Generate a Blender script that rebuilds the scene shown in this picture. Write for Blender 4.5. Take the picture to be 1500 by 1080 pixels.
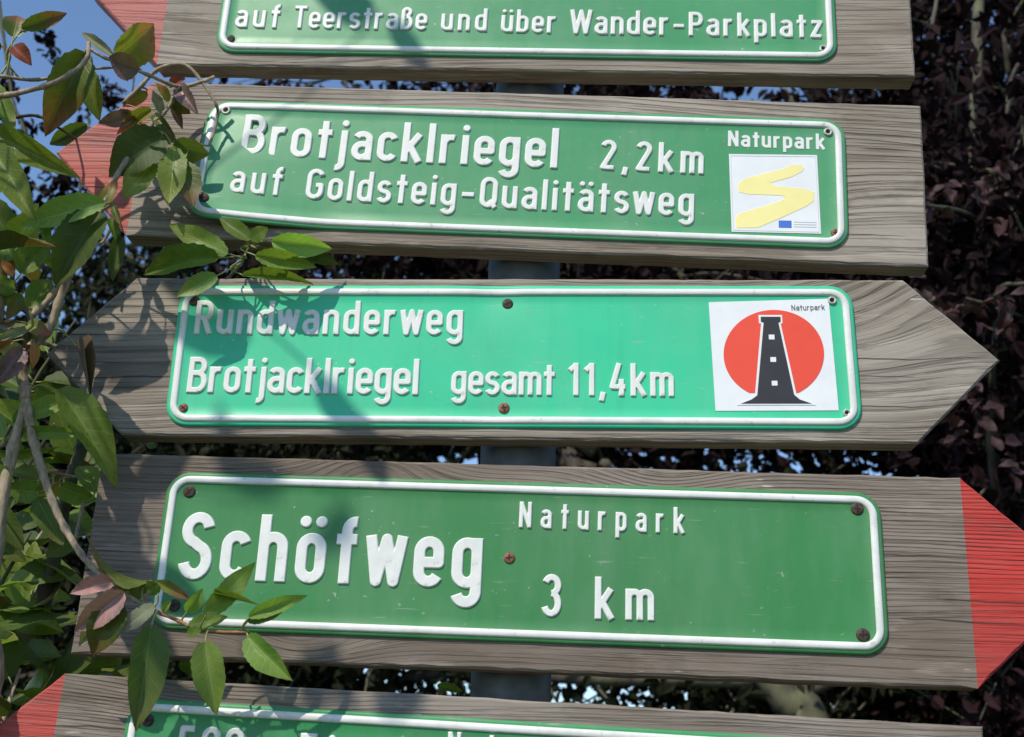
import bpy, math, random
import numpy as np
from mathutils import Vector, Matrix

for o in list(bpy.data.objects):
    bpy.data.objects.remove(o)
C = bpy.context.scene.collection
scene = bpy.context.scene
rad = math.radians

# ---------------------------------------------------------------- camera
EYE_Z = 1.60
CAM = np.array([0.0, -0.87895, EYE_Z])
FPX, PITCH, YAW, ROLL = 1800.0, 0.350553, -0.060094, 0.045445


def cam_axes(p, y, r):
    cp, sp, cy, sy = math.cos(p), math.sin(p), math.cos(y), math.sin(y)
    f = np.array([sy * cp, cy * cp, sp])
    r0 = np.array([cy, -sy, 0.0])
    u0 = np.cross(r0, f)
    c, s = math.cos(r), math.sin(r)
    return np.array([c * r0 + s * u0, -s * r0 + c * u0, f])


AX = cam_axes(PITCH, YAW, ROLL)
cd = bpy.data.cameras.new('camera')
cd.sensor_width = 36.0
cd.lens = 36.0 * FPX / 1500.0
cd.clip_start = 0.02
cd.clip_end = 2000.0
cd.dof.use_dof = True
cd.dof.focus_distance = 0.93
cd.dof.aperture_fstop = 13.0
cam = bpy.data.objects.new('camera', cd)
C.objects.link(cam)
m = Matrix.Identity(4)
for i in range(3):
    m[i][0], m[i][1], m[i][2], m[i][3] = AX[0][i], AX[1][i], -AX[2][i], CAM[i]
cam.matrix_world = m
scene.camera = cam

# ---------------------------------------------------------------- sky, sun, exposure
SUN_EL, SUN_AZ = rad(46), rad(31)           # the sun stands behind the viewer, to the left
SUN = Vector((-math.sin(SUN_AZ) * math.cos(SUN_EL), -math.cos(SUN_AZ) * math.cos(SUN_EL), math.sin(SUN_EL)))
world = bpy.data.worlds.new('World')
scene.world = world
world.use_nodes = True
wn = world.node_tree
sky = wn.nodes.new('ShaderNodeTexSky')
sky.sky_type = 'NISHITA'
sky.sun_disc = False
sky.sun_elevation = SUN_EL
sky.sun_rotation = math.atan2(SUN.x, SUN.y)
sky.air_density = 1.0
sky.dust_density = 0.2
sky.ozone_density = 4.5
bg = wn.nodes['Background']
bg.inputs['Strength'].default_value = 0.15
wn.links.new(sky.outputs['Color'], bg.inputs['Color'])

sl = bpy.data.lights.new('sun', 'SUN')
sl.energy = 3.3
sl.angle = rad(0.53)
sl.color = (1.0, 0.925, 0.81)
so = bpy.data.objects.new('sun', sl)
C.objects.link(so)
so.location = (-3, -5, 8)
so.rotation_euler = SUN.to_track_quat('Z', 'Y').to_euler()

scene.view_settings.view_transform = 'Standard'
scene.view_settings.look = 'None'
scene.view_settings.exposure = 0.3
scene.view_settings.gamma = 1.0
scene.view_settings.use_curve_mapping = False


# ---------------------------------------------------------------- helpers
def at(px, py, Y=0.0):
    """world point on the vertical plane y = Y that the photograph shows at (px, py)"""
    d = np.array([(px - 750) / FPX, -(py - 540) / FPX, 1.0]) @ AX
    t = (Y - CAM[1]) / d[1]
    return Vector(CAM + d * t)


def to_px(P):
    q = AX @ (np.array(P) - CAM)
    return 750 + FPX * q[0] / q[2], 540 - FPX * q[1] / q[2], q[2]


def link(name, me, mat, parent=None):
    o = bpy.data.objects.new(name, me)
    C.objects.link(o)
    if mat is not None and len(me.materials) == 0:
        me.materials.append(mat)
    if parent is not None:
        o.parent = parent
    return o


def mesh(name, verts, faces, smooth=False):
    me = bpy.data.meshes.new(name)
    me.from_pydata([tuple(v) for v in verts], [], [tuple(f) for f in faces])
    me.update()
    if smooth:
        me.shade_smooth()
    return me


def empty(name, loc, label, cat, group=None):
    o = bpy.data.objects.new(name, None)
    o.empty_display_size = 0.05
    C.objects.link(o)
    o.location = loc
    o['label'] = label
    o['category'] = cat
    if group:
        o['group'] = group
    return o


class NT:
    """tiny node-tree writer"""

    def __init__(s, name):
        s.mat = bpy.data.materials.new(name)
        s.mat.use_nodes = True
        s.t = s.mat.node_tree
        s.b = s.t.nodes['Principled BSDF']

    def n(s, kind, **kw):
        nd = s.t.nodes.new(kind)
        for k, v in kw.items():
            setattr(nd, k, v)
        return nd

    def put(s, sock, v):
        if isinstance(v, bpy.types.NodeSocket):
            s.t.links.new(v, sock)
        elif v is not None:
            if isinstance(v, (tuple, list)) and sock.type == 'RGBA' and len(v) == 3:
                v = (*v, 1)
            sock.default_value = v

    def m(s, op, a, b=None, c=None, clamp=False):
        nd = s.n('ShaderNodeMath', operation=op, use_clamp=clamp)
        s.put(nd.inputs[0], a)
        s.put(nd.inputs[1], b)
        s.put(nd.inputs[2], c)
        return nd.outputs[0]

    def map(s, v, a, b, c=0.0, d=1.0):
        nd = s.n('ShaderNodeMapRange')
        for i, x in enumerate((v, a, b, c, d)):
            s.put(nd.inputs[i], x)
        return nd.outputs[0]

    def obj(s):
        return s.n('ShaderNodeTexCoord').outputs['Object']

    def xform(s, v, scale=(1, 1, 1), loc=(0, 0, 0)):
        nd = s.n('ShaderNodeMapping')
        s.put(nd.inputs['Vector'], v)
        nd.inputs['Scale'].default_value = scale
        nd.inputs['Location'].default_value = loc
        return nd.outputs[0]

    def noise(s, v, scale=1.0, detail=3.0, rough=0.55, dist=0.0):
        nd = s.n('ShaderNodeTexNoise')
        s.put(nd.inputs['Vector'], v)
        nd.inputs['Scale'].default_value = scale
        nd.inputs['Detail'].default_value = detail
        nd.inputs['Roughness'].default_value = rough
        nd.inputs['Distortion'].default_value = dist
        return nd.outputs[0]

    def mix(s, f, a, b, mode='MIX'):
        nd = s.n('ShaderNodeMix', data_type='RGBA', blend_type=mode)
        s.put(nd.inputs['Factor'], f)
        s.put(nd.inputs[6], a)
        s.put(nd.inputs[7], b)
        return nd.outputs[2]

    def bump(s, h, strength=0.5, dist=0.001, normal=None):
        nd = s.n('ShaderNodeBump')
        nd.inputs['Strength'].default_value = strength
        nd.inputs['Distance'].default_value = dist
        s.put(nd.inputs['Height'], h)
        if normal is not None:
            s.put(nd.inputs['Normal'], normal)
        return nd.outputs[0]

    def out(s, color=None, rough=None, normal=None, spec=None, metal=None):
        s.put(s.b.inputs['Base Color'], color)
        s.put(s.b.inputs['Roughness'], rough)
        s.put(s.b.inputs['Normal'], normal)
        s.put(s.b.inputs['Specular IOR Level'], spec)
        s.put(s.b.inputs['Metallic'], metal)
        return s.mat


# ---------------------------------------------------------------- materials
def wood(seed, y0, z0, taper, bends, cracks, light=(0.355, 0.309, 0.254), dark=(0.085, 0.073, 0.062), paint=None, fade=0.0,
         freq=300.0, stain=(), ring_min=0.08):
    k = NT('weathered_wood' if paint is None else 'red_paint_on_wood')
    co = k.obj()
    sp = k.n('ShaderNodeSeparateXYZ')
    k.put(sp.inputs[0], co)
    x, y, z = sp.outputs
    off = (seed * 3.7, seed * 1.3, seed * 2.1)
    n1 = k.noise(k.xform(co, (2.2, 9, 9), off), 1.0, 2.0, 0.5)
    n2 = k.noise(k.xform(co, (9, 60, 60), off), 1.0, 2.0, 0.5)
    zz = k.m('ADD', z, k.m('MULTIPLY', k.m('SUBTRACT', n1, 0.5), 0.030))
    for (bx, bz, sx, sz, amp) in bends:
        gx = k.m('POWER', k.m('DIVIDE', k.m('SUBTRACT', x, bx), sx), 2.0)
        gz = k.m('POWER', k.m('DIVIDE', k.m('SUBTRACT', z, bz), sz), 2.0)
        g = k.m('EXPONENT', k.m('MULTIPLY', k.m('ADD', gx, gz), -1.0))
        zz = k.m('ADD', zz, k.m('MULTIPLY', g, amp))
    a = k.m('POWER', k.m('ADD', zz, z0), 2.0)
    b = k.m('POWER', k.m('ADD', y, y0), 2.0)
    r = k.m('SQRT', k.m('ADD', a, b))
    r = k.m('ADD', r, k.m('MULTIPLY', x, taper))
    r = k.m('ADD', r, k.m('MULTIPLY', k.m('SUBTRACT', n2, 0.5), 0.0042))
    fr = k.m('FRACT', k.m('MULTIPLY', r, freq))
    ring = k.m('MULTIPLY', k.map(fr, 0.25, 0.86), k.map(fr, 0.88, 1.0, 1.0, 0.0))      # 1 = dark late wood line
    big = k.noise(k.xform(co, (5, 14, 14), off), 1.0, 4.0, 0.6)
    ring_w = k.map(big, 0.38, 0.64, ring_min, 1.0)
    cb = k.n('ShaderNodeCombineXYZ')
    for i_, c_ in enumerate((x, y, k.m('ADD', z, k.m('MULTIPLY', k.m('SUBTRACT', zz, z), 0.85)))):
        k.put(cb.inputs[i_], c_)
    bent = cb.outputs[0]
    fib = k.noise(k.xform(bent, (7, 420, 420), off), 1.0, 4.0, 0.6)
    fib2 = k.noise(k.xform(bent, (22, 900, 900), off), 1.0, 2.0, 0.6)
    groove = k.map(fib, 0.34, 0.49, 1.0, 0.0)
    h = k.m('SUBTRACT', 1.0, k.m('MULTIPLY', k.m('MULTIPLY', ring, ring_w), 0.75))
    h = k.m('SUBTRACT', h, k.m('MULTIPLY', groove, 0.66))
    h = k.m('ADD', h, k.m('MULTIPLY', fib2, 0.35))
    # drying cracks
    for (cx, cz, half, w) in cracks:
        wob = k.m('MULTIPLY', k.m('SUBTRACT', k.noise(k.xform(co, (14, 1, 1), off), 1.0, 3.0), 0.5), 0.007)
        d = k.m('ABSOLUTE', k.m('SUBTRACT', k.m('SUBTRACT', z, cz), wob))
        taperw = k.map(k.m('ABSOLUTE', k.m('SUBTRACT', x, cx)), half * 0.3, half, w, 0.0)
        c = k.m('LESS_THAN', d, taperw)
        h = k.m('SUBTRACT', h, k.m('MULTIPLY', c, 2.2))
    tone = k.map(h, -0.45, 1.12, 0.0, 1.0)
    col = k.mix(tone, dark, light)
    patch = k.noise(k.xform(co, (4, 11, 11), (off[1], off[0], 4)), 1.0, 3.0, 0.6)
    col = k.mix(k.map(patch, 0.40, 0.62, 0.0, 0.9), col, k.mix(tone, tuple(c * 0.8 for c in dark), (light[0] * .62, light[1] * .58, light[2] * .54)))
    grey = k.noise(k.xform(co, (3, 25, 25), (off[2], 7, off[0])), 1.0, 3.0, 0.6)
    col = k.mix(k.map(grey, 0.5, 0.72, 0.0, 0.55), col, k.mix(tone, tuple(c * 1.3 for c in dark), tuple(c * 1.12 for c in light)))
    for (bx, bz, sx, sz, amt) in stain:
        gx = k.m('POWER', k.m('DIVIDE', k.m('SUBTRACT', x, bx), sx), 2.0)
        gz = k.m('POWER', k.m('DIVIDE', k.m('SUBTRACT', zz, bz), sz), 2.0)
        g = k.map(k.m('ADD', gx, gz), 0.6, 1.2, amt, 0.0)
        col = k.mix(g, col, (0.16, 0.115, 0.08))
    blot = k.noise(k.xform(co, (13, 34, 34), (off[2], off[1], 1)), 1.0, 5.0, 0.7)
    col = k.mix(k.map(blot, 0.56, 0.74, 0.0, 0.62), col, (dark[0] * 1.1, dark[1] * 1.15, dark[2] * 1.1))
    pale = k.noise(k.xform(co, (16, 120, 120), (off[1], 3, off[2])), 1.0, 4.0, 0.65)
    col = k.mix(k.map(pale, 0.56, 0.72, 0.0, 0.55), col, tuple(c * 1.3 for c in light))
    fl = k.noise(k.xform(co, (38, 330, 330), off), 1.0, 2.0, 0.5)
    fleck = k.m('MULTIPLY', k.map(fl, 0.70, 0.75), k.map(k.noise(k.xform(co, (9, 9, 9), off), 1.0, 2.0), 0.48, 0.60))
    col = k.mix(k.m('MULTIPLY', fleck, 0.8), col, (0.55, 0.51, 0.46))
    rough = 0.85
    if paint is not None:
        thin = k.noise(k.xform(co, (14, 160, 160), off), 1.0, 4.0, 0.65)
        wear = k.m('ADD', k.map(h, 0.62, -0.1, 0.0, 1.0), k.map(thin, 0.57, 0.72, 0.0, 0.7), clamp=True)
        pc = k.mix(k.map(patch, 0.3, 0.75, 0.0, 1.0), paint, tuple(min(1, c * 0.62 + 0.30 * fade + 0.02) for c in paint))
        pc = k.mix(k.map(fib2, 0.3, 0.75, 0.0, 0.45 * (0.3 + fade)), pc, (0.62, 0.36, 0.30))
        col = k.mix(k.m('MULTIPLY', wear, 0.85), pc, k.mix(0.5, col, (0.10, 0.03, 0.03)))
        rough = 0.6
    nb = k.bump(h, 0.8, 0.0009)
    return k.out(col, rough, nb, 0.15)


def plate_green(name, col, rough, seed):
    k = NT(name)
    co = k.obj()
    n = k.noise(k.xform(co, (6, 6, 6), (seed, 2, seed)), 1.0, 4.0, 0.6)
    c = k.mix(k.map(n, 0.3, 0.7), tuple(v * 0.92 for v in col), tuple(v * 1.07 for v in col))
    dirt = k.noise(k.xform(co, (22, 22, 30), (seed, seed, 1)), 1.0, 5.0, 0.65)
    c = k.mix(k.map(dirt, 0.60, 0.80, 0.0, 0.45), c, tuple(v * 0.55 for v in col))
    spk = k.noise(k.xform(co, (240, 240, 240), (seed, 5, 1)), 1.0, 1.0)
    spk = k.m('MULTIPLY', k.map(spk, 0.74, 0.78), k.map(dirt, 0.45, 0.60))
    c = k.mix(k.m('MULTIPLY', spk, 0.6), c, (0.45, 0.5, 0.42))
    film = k.noise(k.xform(co, (10, 10, 3), (seed, 9, 1)), 1.0, 5.0, 0.7)
    c = k.mix(k.map(film, 0.45, 0.75, 0.0, 0.16), c, (0.42, 0.46, 0.38))
    rg = k.map(dirt, 0.3, 0.8, rough - 0.06, rough + 0.16)
    wav = k.noise(k.xform(co, (11, 11, 14), (seed, 1, 3)), 1.0, 1.5, 0.4)
    fine = k.noise(k.xform(co, (600, 600, 600)), 1.0, 2.0)
    sc = k.noise(k.xform(co, (30, 30, 420), (seed, 3, 8)), 1.0, 2.0, 0.5)
    c = k.mix(k.m('MULTIPLY', k.map(sc, 0.68, 0.74, 0.0, 0.35), k.map(film, 0.42, 0.55)), c, (0.38, 0.42, 0.35))
    drip = k.noise(k.xform(co, (90, 5, 6), (seed, 6, 2)), 1.0, 4.0, 0.65)
    c = k.mix(k.map(drip, 0.55, 0.80, 0.0, 0.16), c, tuple(v * 0.45 + 0.012 for v in col))
    nb = k.bump(wav, 0.30, 0.006)
    nb = k.bump(fine, 0.08, 0.0004, nb)
    return k.out(c, rg, nb, 0.4)


def white_paint():
    k = NT('white_enamel')
    co = k.obj()
    n = k.noise(k.xform(co, (35, 35, 35)), 1.0, 5.0, 0.65)
    c = k.mix(k.map(n, 0.42, 0.75), (0.78, 0.78, 0.73), (0.58, 0.60, 0.53))
    s = k.noise(k.xform(co, (160, 160, 160)), 1.0, 3.0, 0.6)
    c = k.mix(k.map(s, 0.62, 0.74, 0.0, 0.6), c, (0.30, 0.34, 0.27))
    nb = k.bump(n, 0.15, 0.0008)
    return k.out(c, 0.38, nb, 0.5)


def plain(name, col, rough=0.5, var=0.12, scale=40.0, bump=0.0, metal=0.0, spec=0.4):
    k = NT(name)
    co = k.obj()
    n = k.noise(k.xform(co, (scale,) * 3), 1.0, 4.0, 0.6)
    c = k.mix(k.map(n, 0.3, 0.7), tuple(v * (1 - var) for v in col), tuple(v * (1 + var) for v in col))
    nb = k.bump(n, bump, 0.002) if bump else None
    return k.out(c, rough, nb, spec, metal)


def galvanised():
    k = NT('galvanised_steel')
    co = k.obj()
    v = k.n('ShaderNodeTexVoronoi')
    v.inputs['Scale'].default_value = 90.0
    k.put(v.inputs['Vector'], co)
    n = k.noise(k.xform(co, (12, 12, 5)), 1.0, 4.0, 0.6)
    c = k.mix(k.map(v.outputs['Distance'], 0.0, 0.8), (0.055, 0.065, 0.065), (0.095, 0.108, 0.106))
    c = k.mix(k.map(n, 0.4, 0.75, 0.0, 0.5), c, (0.045, 0.05, 0.042))
    return k.out(c, 0.6, k.bump(n, 0.15, 0.001), 0.4, 0.2)


def rusty(name, a, b, metal=0.3):
    k = NT(name)
    n = k.noise(k.xform(k.obj(), (420,) * 3), 1.0, 4.0, 0.6)
    return k.out(k.mix(k.map(n, 0.38, 0.62), a, b), 0.65, k.bump(n, 0.4, 0.0006), 0.4, metal)


def leaf_mat(name, base, tip, tipamt=1.0, trans=0.32, blotch=None, rough=0.42):
    k = NT(name)
    tc = k.n('ShaderNodeTexCoord')
    sp = k.n('ShaderNodeSeparateXYZ')
    k.put(sp.inputs[0], tc.outputs['UV'])
    u, v = sp.outputs[0], sp.outputs[1]
    oi = k.n('ShaderNodeObjectInfo')
    rnd = oi.outputs['Random']
    geo = k.n('ShaderNodeNewGeometry')
    pos = geo.outputs['Position']
    n = k.noise(k.xform(pos, (45,) * 3), 1.0, 4.0, 0.6)
    n2 = k.noise(k.xform(pos, (210,) * 3), 1.0, 3.0, 0.6)
    au = k.m('ABSOLUTE', k.m('SUBTRACT', u, 0.5))
    # side veins leave the midrib forwards
    w = k.m('FRACT', k.m('MULTIPLY', k.m('SUBTRACT', v, k.m('MULTIPLY', au, 0.42)), 8.0))
    vein = k.m('MULTIPLY', k.map(k.m('ABSOLUTE', k.m('SUBTRACT', w, 0.5)), 0.0, 0.10, 1.0, 0.0), 0.55)
    mid = k.map(au, 0.012, 0.035, 1.0, 0.0)
    vn = k.m('MAXIMUM', vein, mid)
    tt = k.m('ADD', v, k.m('MULTIPLY', k.m('SUBTRACT', n, 0.5), 0.9))
    tt = k.m('ADD', tt, k.m('MULTIPLY', k.m('SUBTRACT', rnd, 0.5), 0.35))
    col = k.mix(k.m('MULTIPLY', k.map(tt, 0.42, 0.95), tipamt), base, tip)
    if blotch:
        col = k.mix(k.map(n2, 0.58, 0.74, 0.0, 0.6), col, blotch)
    col = k.mix(k.map(n2, 0.3, 0.8, 0.0, 0.30), col, k.mix(1.0, col, (0.45, 0.45, 0.35), 'MULTIPLY'))
    lift = tuple(min(1, c * 1.5 + 0.02) for c in base)
    col = k.mix(k.m('MULTIPLY', vn, 0.5), col, lift)
    hsv = k.n('ShaderNodeHueSaturation')
    k.put(hsv.inputs['Value'], k.map(rnd, 0, 1, 0.78, 1.22))
    k.put(hsv.inputs['Hue'], k.map(k.m('FRACT', k.m('MULTIPLY', rnd, 7.13)), 0, 1, 0.488, 0.512))
    k.put(hsv.inputs['Color'], col)
    col = hsv.outputs[0]
    nb = k.bump(k.m('SUBTRACT', k.m('MULTIPLY', n2, 0.5), vn), 0.3, 0.0006)
    k.out(col, rough, nb, 0.3)
    tr = k.n('ShaderNodeBsdfTranslucent')
    tcol = k.mix(1.0, col, (1.25, 1.45, 0.55), 'MULTIPLY')
    k.put(tr.inputs['Color'], tcol)
    k.put(tr.inputs['Normal'], nb)
    mx = k.n('ShaderNodeMixShader')
    mx.inputs[0].default_value = trans
    k.t.links.new(k.b.outputs[0], mx.inputs[1])
    k.t.links.new(tr.outputs[0], mx.inputs[2])
    k.t.links.new(mx.outputs[0], k.t.nodes['Material Output'].inputs['Surface'])
    return k.mat


def bark(name, a, b, scale=120.0, moss=None):
    k = NT(name)
    pos = k.n('ShaderNodeNewGeometry').outputs['Position']
    n = k.noise(k.xform(pos, (scale, scale, scale * 0.45)), 1.0, 5.0, 0.65)
    n2 = k.noise(k.xform(pos, (scale * 0.2,) * 3), 1.0, 3.0, 0.6)
    c = k.mix(k.map(n, 0.35, 0.65), a, b)
    if moss:
        c = k.mix(k.map(n2, 0.45, 0.62, 0.0, 0.9), c, moss)
    return k.out(c, 0.85, k.bump(n, 0.7, 0.12 / scale), 0.25)


M_WHITE = white_paint()
M_STEEL = galvanised()
M_RUST = rusty('rusty_screw', (0.16, 0.06, 0.03), (0.30, 0.17, 0.11))
M_DARKSCREW = rusty('dark_screw', (0.035, 0.025, 0.02), (0.12, 0.075, 0.05))
M_BRIGHT = rusty('bright_rivet', (0.42, 0.42, 0.38), (0.62, 0.62, 0.57), 0.6)
M_HOLE = plain('screw_recess', (0.02, 0.015, 0.012), 0.8)
M_STICKER = plain('white_sticker', (0.78, 0.79, 0.78), 0.42, 0.05, 30)
M_RED = plain('red_print', (0.80, 0.075, 0.035), 0.45, 0.06, 25)
M_BLACK = plain('black_print', (0.028, 0.028, 0.030), 0.5, 0.15, 40)
M_CAPTION = plain('grey_black_print', (0.10, 0.10, 0.105), 0.5, 0.15, 40)
M_YELLOW = plain('yellow_print', (0.88, 0.79, 0.32), 0.5, 0.06, 25)
M_BLUE = plain('blue_print', (0.055, 0.17, 0.55), 0.5, 0.08, 25)
M_GREYPRINT = plain('grey_print', (0.60, 0.64, 0.66), 0.5, 0.05, 25)

# ---------------------------------------------------------------- ground
def ground():
    k = NT('grassy_soil')
    co = k.obj()
    n = k.noise(k.xform(co, (0.9, 0.9, 0.9)), 1.0, 6.0, 0.65)
    n2 = k.noise(k.xform(co, (14, 14, 14)), 1.0, 5.0, 0.7)
    c = k.mix(k.map(n, 0.42, 0.6), (0.055, 0.080, 0.026), (0.09, 0.07, 0.045))
    c = k.mix(k.map(n2, 0.4, 0.7, 0.0, 0.7), c, (0.045, 0.06, 0.02))
    mt = k.out(c, 0.95, k.bump(n2, 0.8, 0.05), 0.2)
    rg = random.Random(3)
    xs = [-600, -200, -60, -20, -10, -6, -4, -3, -2, -1, 0, 1, 2, 3, 4, 6, 10, 20, 60, 200, 600]
    v, f = [], []
    for yy in xs:
        for xx in xs:
            zz = 0.0 if abs(xx) < 1.5 and abs(yy) < 2.5 else rg.uniform(-0.06, 0.0)
            v.append((xx, yy, zz))
    n_ = len(xs)
    for j in range(n_ - 1):
        for i in range(n_ - 1):
            f.append((j * n_ + i, j * n_ + i + 1, (j + 1) * n_ + i + 1, (j + 1) * n_ + i))
    o = link('ground', mesh('ground', v, f, True), mt)
    o['kind'] = 'structure'


ground()


# ---------------------------------------------------------------- tubes
def catmull(pts, n=6):
    P = [Vector(p) for p in pts]
    if len(P) < 3:
        return [P[0].lerp(P[-1], i / n) for i in range(n + 1)]
    P = [P[0] * 2 - P[1]] + P + [P[-1] * 2 - P[-2]]
    out = []
    for i in range(1, len(P) - 2):
        for k in range(n):
            t = k / n
            a, b, c, d = P[i - 1], P[i], P[i + 1], P[i + 2]
            out.append(0.5 * ((2 * b) + (c - a) * t + (2 * a - 5 * b + 4 * c - d) * t * t + (3 * b - a - 3 * c + d) * t ** 3))
    out.append(P[-2])
    return out


def tube(path, r0, r1, sides=8, knob=0.0, seed=0, vv=None, ff=None, nodes=0):
    rg = random.Random(seed)
    v = [] if vv is None else vv
    f = [] if ff is None else ff
    base = len(v)
    n = len(path)
    up = Vector((0.3, 0.9, 0.2)).normalized()
    for i, p in enumerate(path):
        d = (path[min(i + 1, n - 1)] - path[max(i - 1, 0)]).normalized()
        a = d.cross(up)
        if a.length < 1e-3:
            a = d.cross(Vector((1, 0, 0)))
        a.normalize()
        b = d.cross(a)
        t = i / (n - 1)
        r = r0 + (r1 - r0) * t
        if nodes and i % nodes == nodes // 2:
            r *= 1.0 + knob * 2.0
        for s in range(sides):
            q = 2 * math.pi * s / sides
            rr = r * (1 + knob * rg.uniform(-1, 1))
            v.append(p + a * (math.cos(q) * rr) + b * (math.sin(q) * rr))
    for i in range(n - 1):
        for s in range(sides):
            s2 = (s + 1) % sides
            f.append((base + i * sides + s, base + i * sides + s2, base + (i + 1) * sides + s2, base + (i + 1) * sides + s))
    f.append(tuple(base + s for s in range(sides))[::-1])
    f.append(tuple(base + (n - 1) * sides + s for s in range(sides)))
    return v, f


# ---------------------------------------------------------------- post
post_top, post_bot = Vector((-0.0545, 0.054, EYE_Z + 0.90)), Vector((-0.0270, 0.054, -0.25))
root = empty('signpost', (-0.0302, 0.054, 0.0), 'round grey galvanised steel post carrying the wooden arrow signs', 'post')
v, f = tube([post_bot.lerp(post_top, i / 40) - Vector(root.location) for i in range(41)], 0.0298, 0.0298, 40)
link('pipe', mesh('pipe', v, f, True), M_STEEL, root)
v, f = [], []
for i, (zr, rr) in enumerate([(0.0, 0.0318), (0.012, 0.0318), (0.018, 0.028), (0.021, 0.015), (0.022, 0.002)]):
    for s in range(32):
        q = 2 * math.pi * s / 32
        v.append(post_top + Vector((math.cos(q) * rr, math.sin(q) * rr, zr - 0.004)) - Vector(root.location))
for i in range(4):
    for s in range(32):
        f.append((i * 32 + s, i * 32 + (s + 1) % 32, (i + 1) * 32 + (s + 1) % 32, (i + 1) * 32 + s))
link('cap', mesh('cap', v, f, True), plain('black_plastic', (0.03, 0.03, 0.03), 0.5), root)

# ---------------------------------------------------------------- lettering (embossed strokes)
def A(cx, cy, rx, ry, a0, a1, n=None):
    n = n or max(5, int(abs(a1 - a0) / 13))
    return [(cx + rx * math.cos(rad(a0 + (a1 - a0) * i / n)), cy + ry * math.sin(rad(a0 + (a1 - a0) * i / n))) for i in range(n + 1)]


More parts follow.
